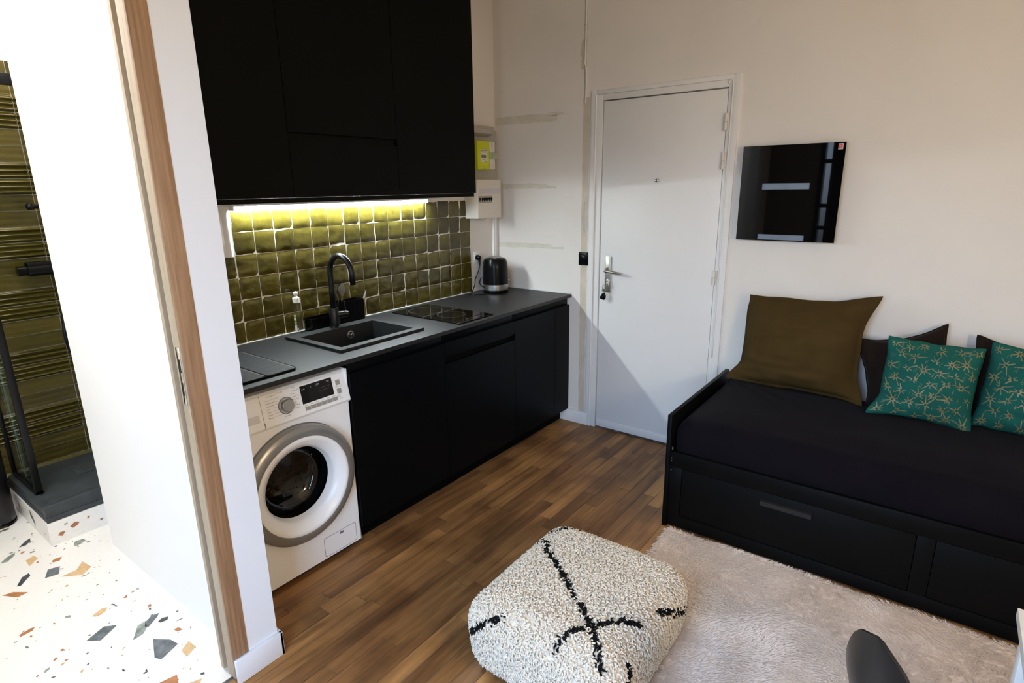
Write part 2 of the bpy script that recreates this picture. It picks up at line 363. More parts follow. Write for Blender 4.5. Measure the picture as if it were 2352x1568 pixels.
# ---- window behind the camera (seen only as a reflection)
bm = nb()
for yy in (WY1-0.012, WY0+0.012): box(bm, -3.59, -3.49, yy-0.02, yy+0.02, WZ0, WZ1)
box(bm, -3.59, -3.49, -1.61, -1.492, WZ0, WZ1)
for z in (WZ0+0.02, 1.124, 1.353, 1.799, WZ1-0.02): box(bm, -3.58, -3.50, WY0, WY1, z-0.02, z+0.02)
wf = struct('window_1', bm, M_FRAME)
bm = nb(); box(bm, -3.55, -3.546, WY0, WY1, WZ0, WZ1); struct('pane', bm, M_WGLASS, parent=wf)

# ---- baseboards, kerb, trims
bm = nb(); box(bm, XD-0.014, XD, -0.762, 0, 0, 0.088, 0.003); struct('baseboard_entrance', bm, M_OLDTRIM)
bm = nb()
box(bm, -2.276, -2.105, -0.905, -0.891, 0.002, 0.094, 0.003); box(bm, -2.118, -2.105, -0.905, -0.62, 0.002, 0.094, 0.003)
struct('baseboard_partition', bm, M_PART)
# kitchen wall: plastered pipe boxing left of the tiles and the strip above
bm = nb()
tube(bm, [(-1.645, -0.004, 1.302), (-1.645, -0.004, 1.54)], 0.02, 16); box(bm, -2.118, -1.625, -0.012, 0, 1.30, 1.54, 0.003)
struct('trim_1', bm, M_OLDTRIM)
# entrance wall marks: strip of filler, yellowed bands, grey patch
def blob_strip(bm, y0, y1, z0, z1, n=26, jit=0.006, x=XD-0.0009, seed=1):
    R = random.Random(seed); L = []; Rr = []
    for i in range(n+1):
        z = z0+(z1-z0)*i/n
        L.append(bm.verts.new((x, y0+R.uniform(-jit, jit), z))); Rr.append(bm.verts.new((x, y1+R.uniform(-jit, jit), z)))
    for i in range(n): bm.faces.new((L[i], Rr[i], Rr[i+1], L[i+1]))
bm = nb(); blob_strip(bm, -0.688, -0.733, 0.088, 2.10, 60, 0.0025, seed=3); blob_strip(bm, -0.692, -0.706, 2.10, CEIL, 20, 0.002, seed=4)
blob_strip(bm, -0.668, -0.69, 2.26, 2.42, 8, 0.006, seed=5)
o = struct('trim_2', bm, M_TAN)
bm = nb()
def band(y0, y1, z0, z1, dz, seed):
    R = random.Random(seed); n = 14; a = []; b = []
    for i in range(n+1):
        t = i/n; yy = y0+(y1-y0)*t
        a.append(bm.verts.new((XD-0.0007, yy, z0+dz*t+R.uniform(-.003, .003)))); b.append(bm.verts.new((XD-0.0007, yy, z1+dz*t+R.uniform(-.003, .003)-(0.016 if t > .8 else 0)*1)))
    for i in range(n): bm.faces.new((a[i], a[i+1], b[i+1], b[i]))
band(-0.01, -0.50, 1.985, 2.035, 0.0, 1); band(-0.06, -0.50, 1.575, 1.607, 0.0, 2); band(-0.02, -0.56, 1.180, 1.212, 0.006, 3); band(-0.42,-0.58,2.018,2.036,0,7)
struct('trim_3', bm, M_TAPE)
bm = nb()
vs = [bm.verts.new((XD-0.0012, yy, zz)) for yy, zz in ((-.697,1.335),(-.690,1.36),(-.688,1.39),(-.697,1.415),(-.703,1.425),(-.706,1.49),(-.712,1.50),(-.714,1.46),(-.716,1.30),(-.709,1.29))]
bm.faces.new(vs)
for (yy, zz, r) in ((-.70,1.20,.004),(-.70,1.71,.004),(-.688,2.50,.004),(-.69,2.43,.004),(-.29,1.585,.005),(-.10,1.592,.003),(-.44,1.588,.003),(-.10,2.0,.004),(-.27,2.01,.003),(-.45,2.015,.003),(-.23,1.19,.003),(-.40,1.19,.003),(-.62,.905,.005),(-.73,.75,.004)):
    lathe(bm, [(r, 0), (0, 0.0006)], (XD-0.0014, yy, zz), (-1, 0, 0), 8)
struct('trim_4', bm, M_GREYF)
# vertical cable trunking under the breaker panel
bm = nb(); box(bm, 0.236, 0.281, -0.02, 0, HZ, 1.39, 0.003); box(bm, 0.252, 0.266, -0.023, -0.018, HZ, 1.39); struct('trim_5', bm, M_WHITEP)
# boxed duct above the meter
bm = nb(); box(bm, -0.08, 0.245, -0.035, 0, 1.955, CEIL, 0.004); struct('trim_6', bm, M_WALL)
# white sealing bead along the worktop
bm = nb(); box(bm, 0.0, XD, -0.004, 0, HZ, HZ+0.006); box(bm, XD-0.006, XD, -0.60, 0, HZ, HZ+0.010, 0.002); box(bm, -2.11, 0.0, -0.0135, -0.006, HZ, HZ+0.0035); struct('trim_7', bm, M_WHITEP)

# ---- backsplash tiles
bm = nb(); box(bm, -2.11, 0.0, -0.0065, -0.001, HZ, 1.300); box(bm, -1.6215, 0.0, -0.0065, -0.001, 1.300, 1.5085)
for f in bm.faces: f.material_index = 1
RT = random.Random(11)
def tile(x0, x1, z0, z1, n=7):
    tx, tz = RT.gauss(0, .010), RT.gauss(0, .010); ph = RT.uniform(0, 99); g = 0.0009; G = []
    for i in range(n+1):
        row = []
        for j in range(n+1):
            u, v = i/n, j/n; ed = min(u, 1-u, v, 1-v)
            jx = 0.0006*noise.noise(Vector((ph, v*3, 1))); jz = 0.0008*noise.noise(Vector((ph, u*3, 7)))
            yy = -0.0068 - 0.0030*min(1, ed*n*2.2)**0.5 - 0.0014*noise.noise(Vector((u*2.2+ph, v*2.2, ph)))
            yy -= tx*(u-.5)*.1 + tz*(v-.5)*.1
            row.append(bm.verts.new((x0+g+(x1-x0-2*g)*u+jx, yy, z0+g+(z1-z0-2*g)*v+jz)))
        G.append(row)
    for i in range(n):
        for j in range(n): bm.faces.new((G[i][j], G[i+1][j], G[i+1][j+1], G[i][j+1]))
    bd = [G[i][0] for i in range(n+1)] + [G[n][j] for j in range(1, n+1)] + [G[i][n] for i in range(n-1, -1, -1)] + [G[0][j] for j in range(n-1, 0, -1)]
ZR = [HZ+0.002] + [HZ+0.1014+0.1022*k for k in range(6)]
for i in range(-5, 16):
    for j in range(6):
        if i < 0 and j > 3: continue
        x1 = -(15-i)*TP; x0 = x1-TP
        if x0 < -2.11: x0 = -2.11
        tile(x0, x1, ZR[j], ZR[j+1])
struct('wall_backsplash', bm, [M_TILE, M_GROUT], smooth=60)

# ---- shower: tiled wall with ribbed rows, kerb
bm = nb(); box(bm, -2.9, -1.35, 1.152, 1.165, 0.10, 2.22)
for f in bm.faces: f.material_index = 1
RP = 0.0773
for k in range(-2, 25):
    zt = 2.045-RP*k; zb = zt-RP; kk = k % 4
    if kk in (0, 1):
        prof = []
        for s in range(37):
            t = s/36; ph = (t*3) % 1.0 if s < 36 else 1.0
            prof.append((1.146 - 0.0145*(0.5-0.5*math.cos(2*PI*ph)), zb+0.0016+(RP-0.0032)*t))
    else:
        prof = [(1.150, zb+0.0016)] + [(1.145+0.0006*math.sin(t*PI*5), zb+0.0016+(RP-0.0032)*t) for t in [i/16 for i in range(17)]] + [(1.150, zt-0.0016)]
    for c in range(6):
        x1 = -1.41 - 0.30*c; x0 = x1-0.30
        A = [bm.verts.new((x0+.0016, p[0], p[1])) for p in prof]; B = [bm.verts.new((x1-.0016, p[0], p[1])) for p in prof]
        for q in range(len(prof)-1): bm.faces.new((A[q], B[q], B[q+1], A[q+1]))
struct('wall_shower_tiles', bm, [M_RIB, M_GROUT], smooth=50)
bm = nb(); box(bm, -2.378, -1.36, 0.56, 1.15, 0, 0.113)
for cx, cz, r, mi in ((-2.33, .045, .02, 1), (-2.275, .065, .022, 1), (-2.22, .075, .012, 1), (-2.31, .085, .008, 4), (-2.17, .04, .014, 1)):
    n = len(bm.verts); pts = shard(cx, cz, r, 0.3, .6)
    f = bm.faces.new([bm.verts.new((p[0], 0.5592, p[1])) for p in pts]); f.material_index = mi
for cy, cz, r, mi in ((.80, .055, .05, 5), (1.02, .06, .03, 1), (.63, .04, .01, 3), (.6, .02, .008, 4)):
    pts = shard(cy, cz, r, 1.1, .5); f = bm.faces.new([bm.verts.new((-2.3788, p[0], max(.004, min(.109, p[1])))) for p in pts]); f.material_index = mi
struct('trim_8', bm, [M_TERR]+M_CH, smooth=False)

# ---- entrance door
DA, DB = -0.822, -1.548
bm = nb()
# casing with a bead, built as mitred profile runs
def casing(bm, y_in, y_out, z0, z1):
    box(bm, XD-0.016, XD+0.01, min(y_in, y_out), max(y_in, y_out), z0, z1, 0.002)
box(bm, XD-0.010, XD+0.06, -0.781, -0.745, 0, DZT, 0.003); box(bm, XD-0.010, XD+0.06, -1.612, -1.578, 0, DZT, 0.003); box(bm, XD-0.010, XD+0.06, -1.5775, -0.7815, DZT-0.024, DZT, 0.002)
box(bm, XD-0.002, XD+0.0545, -0.820, -0.7815, 0, DZT-0.0245, 0.001); box(bm, XD-0.002, XD+0.0545, -1.5775, -1.5515, 0, DZT-0.0245, 0.001); box(bm, XD-0.002, XD+0.0545, -1.551, -0.8205, 2.074, DZT-0.0245, 0.001)
tube(bm, [(XD-0.008, -0.779, 0.0), (XD-0.008, -0.779, DZT-0.026)], 0.006, 10)
d1 = struct('door_1', bm, M_TRIM)
bm = nb(); box(bm, XD+0.003, XD+0.045, DB+0.0, DA-0.0045, 0.014, 2.067, 0.0015); leaf = struct('door_leaf', bm, M_DOOR, parent=d1)
bm = nb(); box(bm, XD-0.002, XD+0.004, DB+0.002, DA-0.006, 0.013, 0.062, 0.002); struct('kick_strip', bm, M_DOOR, parent=leaf)
for z0, z1 in ((1.86, 1.945), (1.665, 1.752), (1.04, 1.122)):
    bm = nb(); zm = (z0+z1)/2
    tube(bm, [(XD-0.010, -1.5505, z0), (XD-0.010, -1.5505, zm-0.001)], 0.0085, 12); tube(bm, [(XD-0.010, -1.5505, zm+0.001), (XD-0.010, -1.5505, z1)], 0.0085, 12)
    box(bm, XD-0.006, XD+0.003, -1.566, -1.55, zm, z1); box(bm, XD-0.006, XD+0.004, -1.55, -1.536, z0, zm)
    struct('hinge', bm, M_CREAMP, parent=d1)
bm = nb(); box(bm, XD-0.007, XD+0.003, -0.908, -0.868, 0.935, 1.160, 0.002)
for z in (1.148, 0.948): lathe(bm, [(0.004, 0), (0.003, 0.001), (0, 0.001)], (XD-0.007, -0.888, z), (-1, 0, 0), 12)
pl = struct('handle_plate', bm, M_NICKEL, parent=leaf)
bm = nb()
lathe(bm, [(0.015, 0), (0.015, 0.006), (0.010, 0.009)], (XD-0.007, -0.888, 1.078), (-1, 0, 0), 20)
tube(bm, [(XD-0.010, -0.888, 1.078), (XD-0.036, -0.888, 1.076), (XD-0.050, -0.892, 1.075), (XD-0.054, -0.905, 1.074), (XD-0.050, -0.95, 1.070), (XD-0.046, -0.995, 1.066)], [0.009, 0.009, 0.0095, 0.009, 0.0078, 0.0062], 14)
struct('lever', bm, M_NICKEL, parent=pl)
bm = nb(); lathe(bm, [(0.014, 0), (0.013, 0.008), (0.009, 0.010), (0, 0.010)], (XD-0.007, -0.893, 1.006), (-1, 0, 0), 20); box(bm, XD-0.022, XD-0.006, -0.903, -0.886, 0.975, 1.004, 0.003)
struct('lock_cylinder', bm, M_NICKEL, parent=pl)
bm = nb(); lathe(bm, [(0.013, 0), (0.012, 0.006), (0.010, 0.018), (0.006, 0.02), (0, 0.017)], (XD+0.003, -1.185, 1.612), (-1, 0, 0), 20); struct('peephole', bm, M_CHROME, parent=leaf)

# ---- bathroom door casing
bm = nb(); box(bm, -2.2765, -2.2235, -0.8935, -0.882, 0.094, 2.40, 0.0015)
tf = struct('trim_9', bm, M_OAK)
bm = nb(); box(bm, -2.2755, -2.225, -0.883, -0.838, 0.012, 2.40, 0.001); box(bm, -2.245, -2.225, -0.838, -0.808, 0.012, 2.40); box(bm, -2.2755, -2.225, -0.808, -0.79, 0.012, 2.40, 0.001)
struct('trim_10', bm, M_OAKP)
bm = nb(); box(bm, -2.2775, -2.2752, -0.872, -0.852, 0.985, 1.160, 0.001)
sp = struct('trim_11', bm, M_CHROME)
bm = nb(); box(bm, -2.2779, -2.2772, -0.869, -0.856, 1.085, 1.125); box(bm, -2.2779, -2.2772, -0.866, -0.858, 1.015, 1.055); struct('latch_slot', bm, M_DARK, parent=sp)

# ================================================================== KITCHEN
# ---- base cabinets
def base_cabinet(name, x0, x1, label, cat='cabinet'):
    t = thing(name, label, cat, ((x0+x1)/2, -0.3, 0), 'black base cabinets under the worktop')
    bm = nb()
    yb = YF+0.02
    box(bm, x0+0.001, x0+0.017, yb, -0.02, 0.088, 0.874); box(bm, x1-0.017, x1-0.001, yb, -0.02, 0.088, 0.874); box(bm, x0+0.017, x1-0.017, yb, -0.02, 0.088, 0.104); box(bm, x0+0.017, x1-0.017, -0.03, -0.02, 0.104, 0.874)
    obj('carcass', bm, M_CABIN, t)
    bm = nb(); box(bm, x0+0.001, x1-0.001, YF+0.018, YF+0.036, 0.826, 0.874, 0.001); box(bm, x0+0.001, x1-0.001, YF+0.036, YF+0.05, 0.75, 0.83)
    obj('recessed_rail', bm, M_BASE, t)
    bm = nb(); box(bm, x0+0.001, x1-0.001, -0.55, -0.534, 0.001, 0.088); obj('plinth', bm, M_CABIN, t)
    return t
def front(bm, x0, x1, z0, z1, chb=0.0, cht=0.0, y=YF):
    """door front, optionally with a finger-pull chamfer at its bottom or top"""
    poly = [(y, z0+chb), (y, z1-cht), (y+cht*0.6, z1), (y+0.019, z1), (y+0.019, z0), (y+chb*0.6, z0)]
    out = []
    for p in poly:
        if not out or (abs(out[-1][0]-p[0]) + abs(out[-1][1]-p[1])) > 1e-6: out.append(p)
    prism(bm, out, 'x', x0+0.0015, x1-0.0015)
t = base_cabinet('base_cabinet', -1.512, -0.922, 'black base cabinet under the sink, right beside the washing machine')
bm = nb(); front(bm, -1.512, -0.922, 0.088, 0.826); obj('door', bm, M_BASE, t)
t = base_cabinet('base_cabinet', -0.922, -0.322, 'black base cabinet below the hob with a drawer over its door')
bm = nb(); front(bm, -0.922, -0.322, 0.738, 0.829, chb=0.02); obj('drawer', bm, M_BASE, t)
bm = nb(); front(bm, -0.922, -0.322, 0.088, 0.716); obj('door', bm, M_BASE, t)
bm = nb(); box(bm, -0.919, -0.325, YF+0.019, YF+0.03, 0.70, 0.745); obj('finger_recess', bm, M_CABIN, t)
t = base_cabinet('base_cabinet', -0.322, XD-0.002, 'black base cabinet at the wall end of the worktop, beside the entrance door')
bm = nb(); front(bm, -0.322, 0.114, 0.088, 0.826); obj('door', bm, M_BASE, t)
bm = nb(); front(bm, 0.114, XD-0.001, 0.088, 0.826); obj('filler_panel', bm, M_BASE, t)

# ---- worktop (with cut-out for the sink)
bm = nb()
for a in ((-2.112, -1.462, -0.6237, -0.002), (-0.992, XD-0.001, -0.6237, -0.002), (-1.462, -0.992, -0.6237, -0.492), (-1.462, -0.992, -0.128, -0.002)): box(bm, *a, HZ-0.0195, HZ)
tag(obj('worktop', bm, M_TOP, smooth=False), 'long slate-grey kitchen worktop running from the partition to the entrance wall', 'worktop')

# ---- sink
t = thing('sink', 'black inset sink set in the worktop under the curved tap', 'sink', (-1.22, -0.31, HZ))
bm = nb(); X0, X1, Y0, Y1 = -1.478, -0.970, -0.520, -0.098; A0, A1, B0, B1 = -1.443, -1.004, -0.479, -0.166
def rim(bm, z0, z1):
    o = [(X0, Y0), (X1, Y0), (X1, Y1), (X0, Y1)]; i = [(A0, B0), (A1, B0), (A1, B1), (A0, B1)]
    ob = [bm.verts.new((*p, z0)) for p in o]; ot = [bm.verts.new((*p, z1)) for p in o]; it = [bm.verts.new((*p, z1)) for p in i]; ib = [bm.verts.new((*p, z0)) for p in i]
    for k in range(4):
        q = (k+1) % 4
        bm.faces.new((ob[k], ob[q], ot[q], ot[k])); bm.faces.new((ot[k], ot[q], it[q], it[k])); bm.faces.new((it[k], it[q], ib[q], ib[k])); bm.faces.new((ib[k], ib[q], ob[q], ob[k]))
rim(bm, HZ+0.0005, HZ+0.013); obj('rim', bm, M_SINK, t, smooth=False)
bm = nb()
a = [bm.verts.new(p) for p in ((A0, B0, HZ+.0125), (A1, B0, HZ+.0125), (A1, B1, HZ+.0125), (A0, B1, HZ+.0125))]
b = [bm.verts.new(p) for p in ((A0+.02, B0+.02, HZ-.17), (A1-.02, B0+.02, HZ-.17), (A1-.02, B1-.02, HZ-.17), (A0+.02, B1-.02, HZ-.17))]
for k in range(4): bm.faces.new((a[k], a[(k+1) % 4], b[(k+1) % 4], b[k]))
bm.faces.new(b)
obj('bowl', bm, M_SINK, t, smooth=False)
bm = nb(); lathe(bm, [(0.020, 0), (0.021, 0.002), (0.016, 0.003), (0.015, 0.001)], (-1.155, B1-0.005, 0.862), (0, -1, 0.1), 24)
for k in range(3): tube(bm, [(-1.155, B1-0.007, 0.862), (-1.155+0.015*math.cos(k*2.1+.5), B1-0.007, 0.862+0.015*math.sin(k*2.1+.5))], 0.002, 6)
obj('overflow_ring', bm, M_STEEL, t)

# ---- tap
t = thing('kitchen_tap', 'matt black gooseneck kitchen tap standing on the sink rim', 'tap', (-1.215, -0.13, HZ+0.013))
bm = nb(); lathe(bm, [(0.0, 0), (0.0265, 0), (0.0265, 0.004), (0.0235, 0.006), (0.0235, 0.096), (0.022, 0.099), (0.0, 0.099)], (-1.215, -0.13, HZ+0.0135), seg=32); obj('body', bm, M_BLACKM, t)
bm = nb(); pts = [(-1.215, -0.13, 1.0), (-1.215, -0.13, 1.10), (-1.215, -0.13, 1.19)]
for k in range(1, 16):
    a = PI*k/15*0.97; pts.append((-1.215+0.004*k/15, -0.13-0.082+0.082*math.cos(a), 1.19+0.086*math.sin(a)))
pts.append((-1.211, -0.297, 1.14)); obj('spout', bm, M_BLACKM, t); 
t.children[-1].data.clear_geometry(); bm = nb(); tube(bm, pts, 0.0138, 18); me = finish(bm, 'spout', M_BLACKM, True); me.transform(Matrix.Translation(-OFF[t.name])); t.children[-1].data = me
bm = nb(); tube(bm, [(-1.200, -0.138, 0.972), (-1.155, -0.158, 0.972)], 0.0165, 20); tube(bm, [(-1.157, -0.157, 0.972), (-1.150, -0.160, 0.972)], 0.012, 20)
obj('lever_hub', bm, M_BLACKM, t)
bm = nb(); tube(bm, [(-1.160, -0.155, 0.985), (-1.163, -0.150, 1.045)], [0.003, 0.0022], 8); obj('lever', bm, M_BLACKM, t)

# ---- washing-up bottle
t = thing('dish_soap_bottle', 'clear plastic washing-up liquid bottle with white push-pull cap behind the sink', 'bottle', (-1.366, -0.045, HZ))
bm = nb(); c = (-1.366, -0.045, HZ)
lathe(bm, [(0, 0.001), (0.024, 0.001), (0.027, 0.006), (0.0275, 0.05), (0.0265, 0.09), (0.0285, 0.118), (0.0265, 0.138), (0.016, 0.152), (0.0145, 0.158), (0, 0.158)], c, seg=32)
body = obj('bottle_body', bm, M_BOTTLE, t, smooth=60)
for s, mi in ((-1, 0), (1, 1)):
    bm = nb()
    a0 = -PI/2 + s*1.05
    for k, (h0, h1) in enumerate(((.02, .05), (.053, .068), (.071, .083), (.086, .10))):
        n = 5; lo = []; hi = []
        for q in range(n+1):
            a = a0 + (q/n-.5)*0.42; r = 0.0286
            lo.append(bm.verts.new((c[0]+r*math.cos(a), c[1]+r*math.sin(a), c[2]+h0))); hi.append(bm.verts.new((c[0]+r*math.cos(a), c[1]+r*math.sin(a), c[2]+h1)))
        for q in range(n):
            f = bm.faces.new((lo[q], lo[q+1], hi[q+1], hi[q])); f.material_index = (k+mi) % 2
    obj('side_label', bm, [M_WHITEP, M_GREEN], body)
bm = nb(); lathe(bm, [(0.0, 0.156), (0.017, 0.156), (0.0165, 0.180), (0.010, 0.183), (0.007, 0.190), (0.0115, 0.198), (0.0105, 0.207), (0.005, 0.211), (0, 0.211)], c, seg=24); obj('cap', bm, M_WHITEP, t, smooth=50)

# ---- caddies and cutlery
def open_box(bm, x0, x1, y0, y1, z0, z1, th=0.003, inner=None):
    box(bm, x0, x1, y0, y1, z0, z0+th); box(bm, x0, x0+th, y0, y1, z0+th, z1); box(bm, x1-th, x1, y0, y1, z0+th, z1); box(bm, x0+th, x1-th, y0, y0+th, z0+th, z1); box(bm, x0+th, x1-th, y1-th, y1, z0+th, z1)
bm = nb(); open_box(bm, -1.318, -1.176, -0.088, -0.020, HZ+.0005, 0.962)
tag(obj('sponge_caddy', bm, M_BLACKP), 'low black open caddy behind the tap, next to the soap bottle', 'caddy')
bm = nb(); open_box(bm, -1.150, -0.988, -0.088, -0.020, HZ+.0005, 1.018); box(bm, -1.075, -1.072, -0.085, -0.023, HZ+.004, 1.012)
tag(obj('cutlery_holder', bm, M_BLACKP), 'tall black cutlery holder standing right of the tap against the tiles', 'cutlery holder')
def utensil(name, base, top, kind, label, group):
    base = Vector(base); top = Vector(top); d = (top-base).normalized(); L = (top-base).length
    side = Vector((1, 0, 0)); side = (side-d*side.dot(d)).normalized(); nrm = d.cross(side)
    t = thing(name, label, 'cutlery', base, group)
    bm = nb(); n = 8
    def strip(f0, f1, w, th=0.0012, off=0.0):
        prev = None
        for k in range(n+1):
            q = k/n; s = f0+(f1-f0)*q; c = base+d*L*s+side*off; ww = w(q)
            ring = [bm.verts.new(c+side*ww+nrm*th), bm.verts.new(c-side*ww+nrm*th), bm.verts.new(c-side*ww-nrm*th), bm.verts.new(c+side*ww-nrm*th)]
            if prev:
                for e in range(4): bm.faces.new((prev[e], prev[(e+1) % 4], ring[(e+1) % 4], ring[e]))
            else: bm.faces.new(ring[::-1])
            prev = ring
        bm.faces.new(prev)
    strip(0, .68, lambda q: 0.0075-0.0045*q); obj('handle', bm, M_CHROME, t)
    bm = nb()
    if kind == 'spoon':
        strip(.68, 1.0, lambda q: 0.003+0.0165*math.sin(PI*min(1, q*0.93+.04))**0.8)
    elif kind == 'knife':
        strip(.68, 1.0, lambda q: 0.0055-0.0035*q*q)
    else:
        strip(.68, .80, lambda q: 0.003+0.009*q)
        for o_ in (-.0095, -.0032, .0032, .0095): strip(.79, 1.0, lambda q: 0.0022*(1-.5*q), 0.0011, o_)
    obj({'spoon': 'bowl', 'knife': 'blade', 'fork': 'tines'}[kind], bm, M_CHROME, t)
    return t
utensil('fork', (-1.105, -0.040, HZ+.006), (-1.125, -0.038, 1.105), 'fork', 'steel fork standing tines up in the black cutlery holder', None)
utensil('spoon', (-1.118, -0.060, HZ+.006), (-1.090, -0.048, 1.110), 'spoon', 'steel spoon leaning towards the tap spout in the black cutlery holder', None)
utensil('knife', (-1.012, -0.05, HZ+.006), (-0.928, -0.040, 1.052), 'knife', 'slim steel knife sticking out over the right edge of the cutlery holder', None)

# ---- drying mat
t = thing('drying_mat', 'dark grey ribbed drying mat lying on the worktop above the washing machine', 'mat', (-1.95, -0.36, HZ))
def rrect(x0, x1, y0, y1, r, n=6):
    out = []
    for cx, cy, a0 in ((x1-r, y1-r, 0), (x0+r, y1-r, PI/2), (x0+r, y0+r, PI), (x1-r, y0+r, 1.5*PI)):
        for k in range(n+1): out.append((cx+r*math.cos(a0+PI/2*k/n), cy+r*math.sin(a0+PI/2*k/n)))
    return out
bm = nb(); prism(bm, rrect(-2.106, -1.722, -0.572, -0.150, 0.028), 'z', HZ+.0005, HZ+0.008); obj('base', bm, M_BLACKP, t)
for x0, x1 in ((-1.852, -1.727), (-2.098, -1.859)):
    bm = nb(); n = int((x1-x0-.006)/0.005)
    for k in range(n):
        xx = x0+.003+k*0.005; box(bm, xx, xx+0.0030, -0.562, -0.160, HZ+0.0075, HZ+0.0095)
    prism(bm, rrect(x0, x1, -0.566, -0.156, 0.02), 'z', HZ+.0075, HZ+0.0086)
    obj('ribbed_panel', bm, M_MAT, t, smooth=False)

# ---- hob
t = thing('hob', 'black glass two-zone hob set in the worktop right of the sink', 'hob', (-0.64, -0.33, HZ))
bm = nb(); box(bm, -0.784, -0.498, -0.590, -0.072, HZ+.0003, HZ+0.0065, 0.0015); obj('glass_plate', bm, M_BLACKG, t, smooth=False)
def ring(bm, c, r, w, z, seg=64):
    a = [bm.verts.new((c[0]+r*math.cos(2*PI*k/seg), c[1]+r*math.sin(2*PI*k/seg), z)) for k in range(seg)]; b = [bm.verts.new((c[0]+(r-w)*math.cos(2*PI*k/seg), c[1]+(r-w)*math.sin(2*PI*k/seg), z)) for k in range(seg)]
    for k in range(seg): bm.faces.new((a[k], a[(k+1) % seg], b[(k+1) % seg], b[k]))
for c, r in (((-0.641, -0.205), 0.100), ((-0.641, -0.405), 0.080)):
    bm = nb(); ring(bm, c, r, .0012, HZ+.0069); ring(bm, c, r-.006, .0008, HZ+.0069); obj('zone_marking', bm, mat('faint_print', (0.10, 0.10, 0.10), 0.4), t, smooth=False)
for k in range(5):
    bm = nb(); ring(bm, (-0.71+k*0.035, -0.553), 0.006, .001, HZ+.0069, 16); obj('touch_key', bm, M_INK, t, smooth=False)

# ---- kettle
t = thing('kettle', 'black electric kettle with steel band in the worktop corner', 'kettle', (0.080, -0.150, HZ))
c = (0.080, -0.150, HZ)
bm = nb(); lathe(bm, [(0, 0.0005), (0.082, 0.0005), (0.085, 0.006), (0.084, 0.022), (0, 0.022)], c, seg=48); obj('power_base', bm, M_BLACKP, t)
bm = nb(); lathe(bm, [(0, 0.023), (0.0855, 0.023), (0.0865, 0.03), (0.0865, 0.060), (0.084, 0.062), (0.0, 0.062)], c, seg=48); obj('steel_band', bm, M_STEEL, t)
bm = nb(); lathe(bm, [(0.0, 0.061), (0.086, 0.061), (0.086, 0.075), (0.0845, 0.17), (0.081, 0.205), (0.072, 0.226), (0.055, 0.234), (0, 0.236)], c, seg=48)
bd = obj('body', bm, M_BLACKP, t, smooth=40)
bm = nb(); lathe(bm, [(0.042, 0.235), (0.042, 0.240), (0.036, 0.243), (0, 0.243)], c, seg=32); obj('lid_button', bm, M_STEEL, t)
bm = nb(); tube(bm, [(c[0]+.77*q, c[1]+.60*q, c[2]+h) for q, h in ((.073, .205), (.105, .205), (.118, .17), (.114, .10), (.082, .075))], [.013, .013, .012, .011, .010], 12); obj('handle', bm, M_BLACKP, t)
bm = nb(); box(bm, c[0]-.012+.06, c[0]+.012+.06, c[1]-.0655, c[1]-.062, HZ+.078, HZ+.084); obj('badge', bm, M_STEEL, t)
pts = []
W = [(0.060, -0.030, 1.118), (0.055, -0.036, 1.07), (0.03, -0.035, 1.02), (0.0, -0.04, 0.985), (-0.02, -0.05, 0.95), (-0.06, -0.06, 0.912), (-0.10, -0.075, HZ+.005), (-0.08, -0.12, HZ+.004), (-0.02, -0.145, HZ+.004), (0.0, -0.13, 0.93), (-0.01, -0.09, 0.955), (0.02, -0.07, 0.99), (0.055, -0.07, 0.985), (0.07, -0.08, 0.95), (0.06, -0.085, 0.915), (0.055, -0.09, HZ+.01)]
def smooth_path(P, n=8):
    P = [Vector(p) for p in P]; out = []
    for i in range(len(P)-1):
        p0, p1, p2, p3 = P[max(i-1, 0)], P[i], P[i+1], P[min(i+2, len(P)-1)]
        for k in range(n):
            s = k/n; out.append(0.5*((2*p1)+(-p0+p2)*s+(2*p0-5*p1+4*p2-p3)*s*s+(-p0+3*p1-3*p2+p3)*s**3))
    out.append(P[-1]); return out
bm = nb(); tube(bm, smooth_path(W), 0.0032, 8); obj('cord', bm, M_BLACKP, t, smooth=True)
bm = nb(); lathe(bm, [(0.0, 0), (0.017, 0), (0.018, 0.015), (0.013, 0.028), (0, 0.03)], (0.060, -0.006, 1.125), (0, -1, 0), 20); tube(bm, [(0.060, -0.024, 1.122), (0.060, -0.03, 1.10), (0.058, -0.034, 1.07)], [.011, .008, .004], 10); obj('plug', bm, M_BLACKP, t)
# ---- socket
t = thing('wall_socket', 'white wall socket with the kettle plug in it', 'socket', (0.06, 0, 1.12))
bm = nb(); box(bm, 0.018, 0.104, -0.008, -0.0005, 1.082, 1.166, 0.003); obj('cover_plate', bm, M_WHITEP, t)
bm = nb(); lathe(bm, [(0.030, 0), (0.029, 0.004), (0.026, 0.004), (0.025, 0.001), (0, 0.001)], (0.060, -0.0078, 1.125), (0, -1, 0), 32); obj('socket_ring', bm, M_WHITEP, t)

# ---- washing machine
t = thing('washing_machine', 'white front-loading washing machine under the worktop beside the white partition', 'washing machine', (-1.811, -0.34, 0))
WX0, WX1 = -2.110, -1.514; WC = (-1.790, 0.430)
bm = nb()
YB = -0.595
prof = [(-0.06, 0.022), (YB, 0.022), (YB, 0.70), (YB, 0.711), (-0.06, 0.711)]
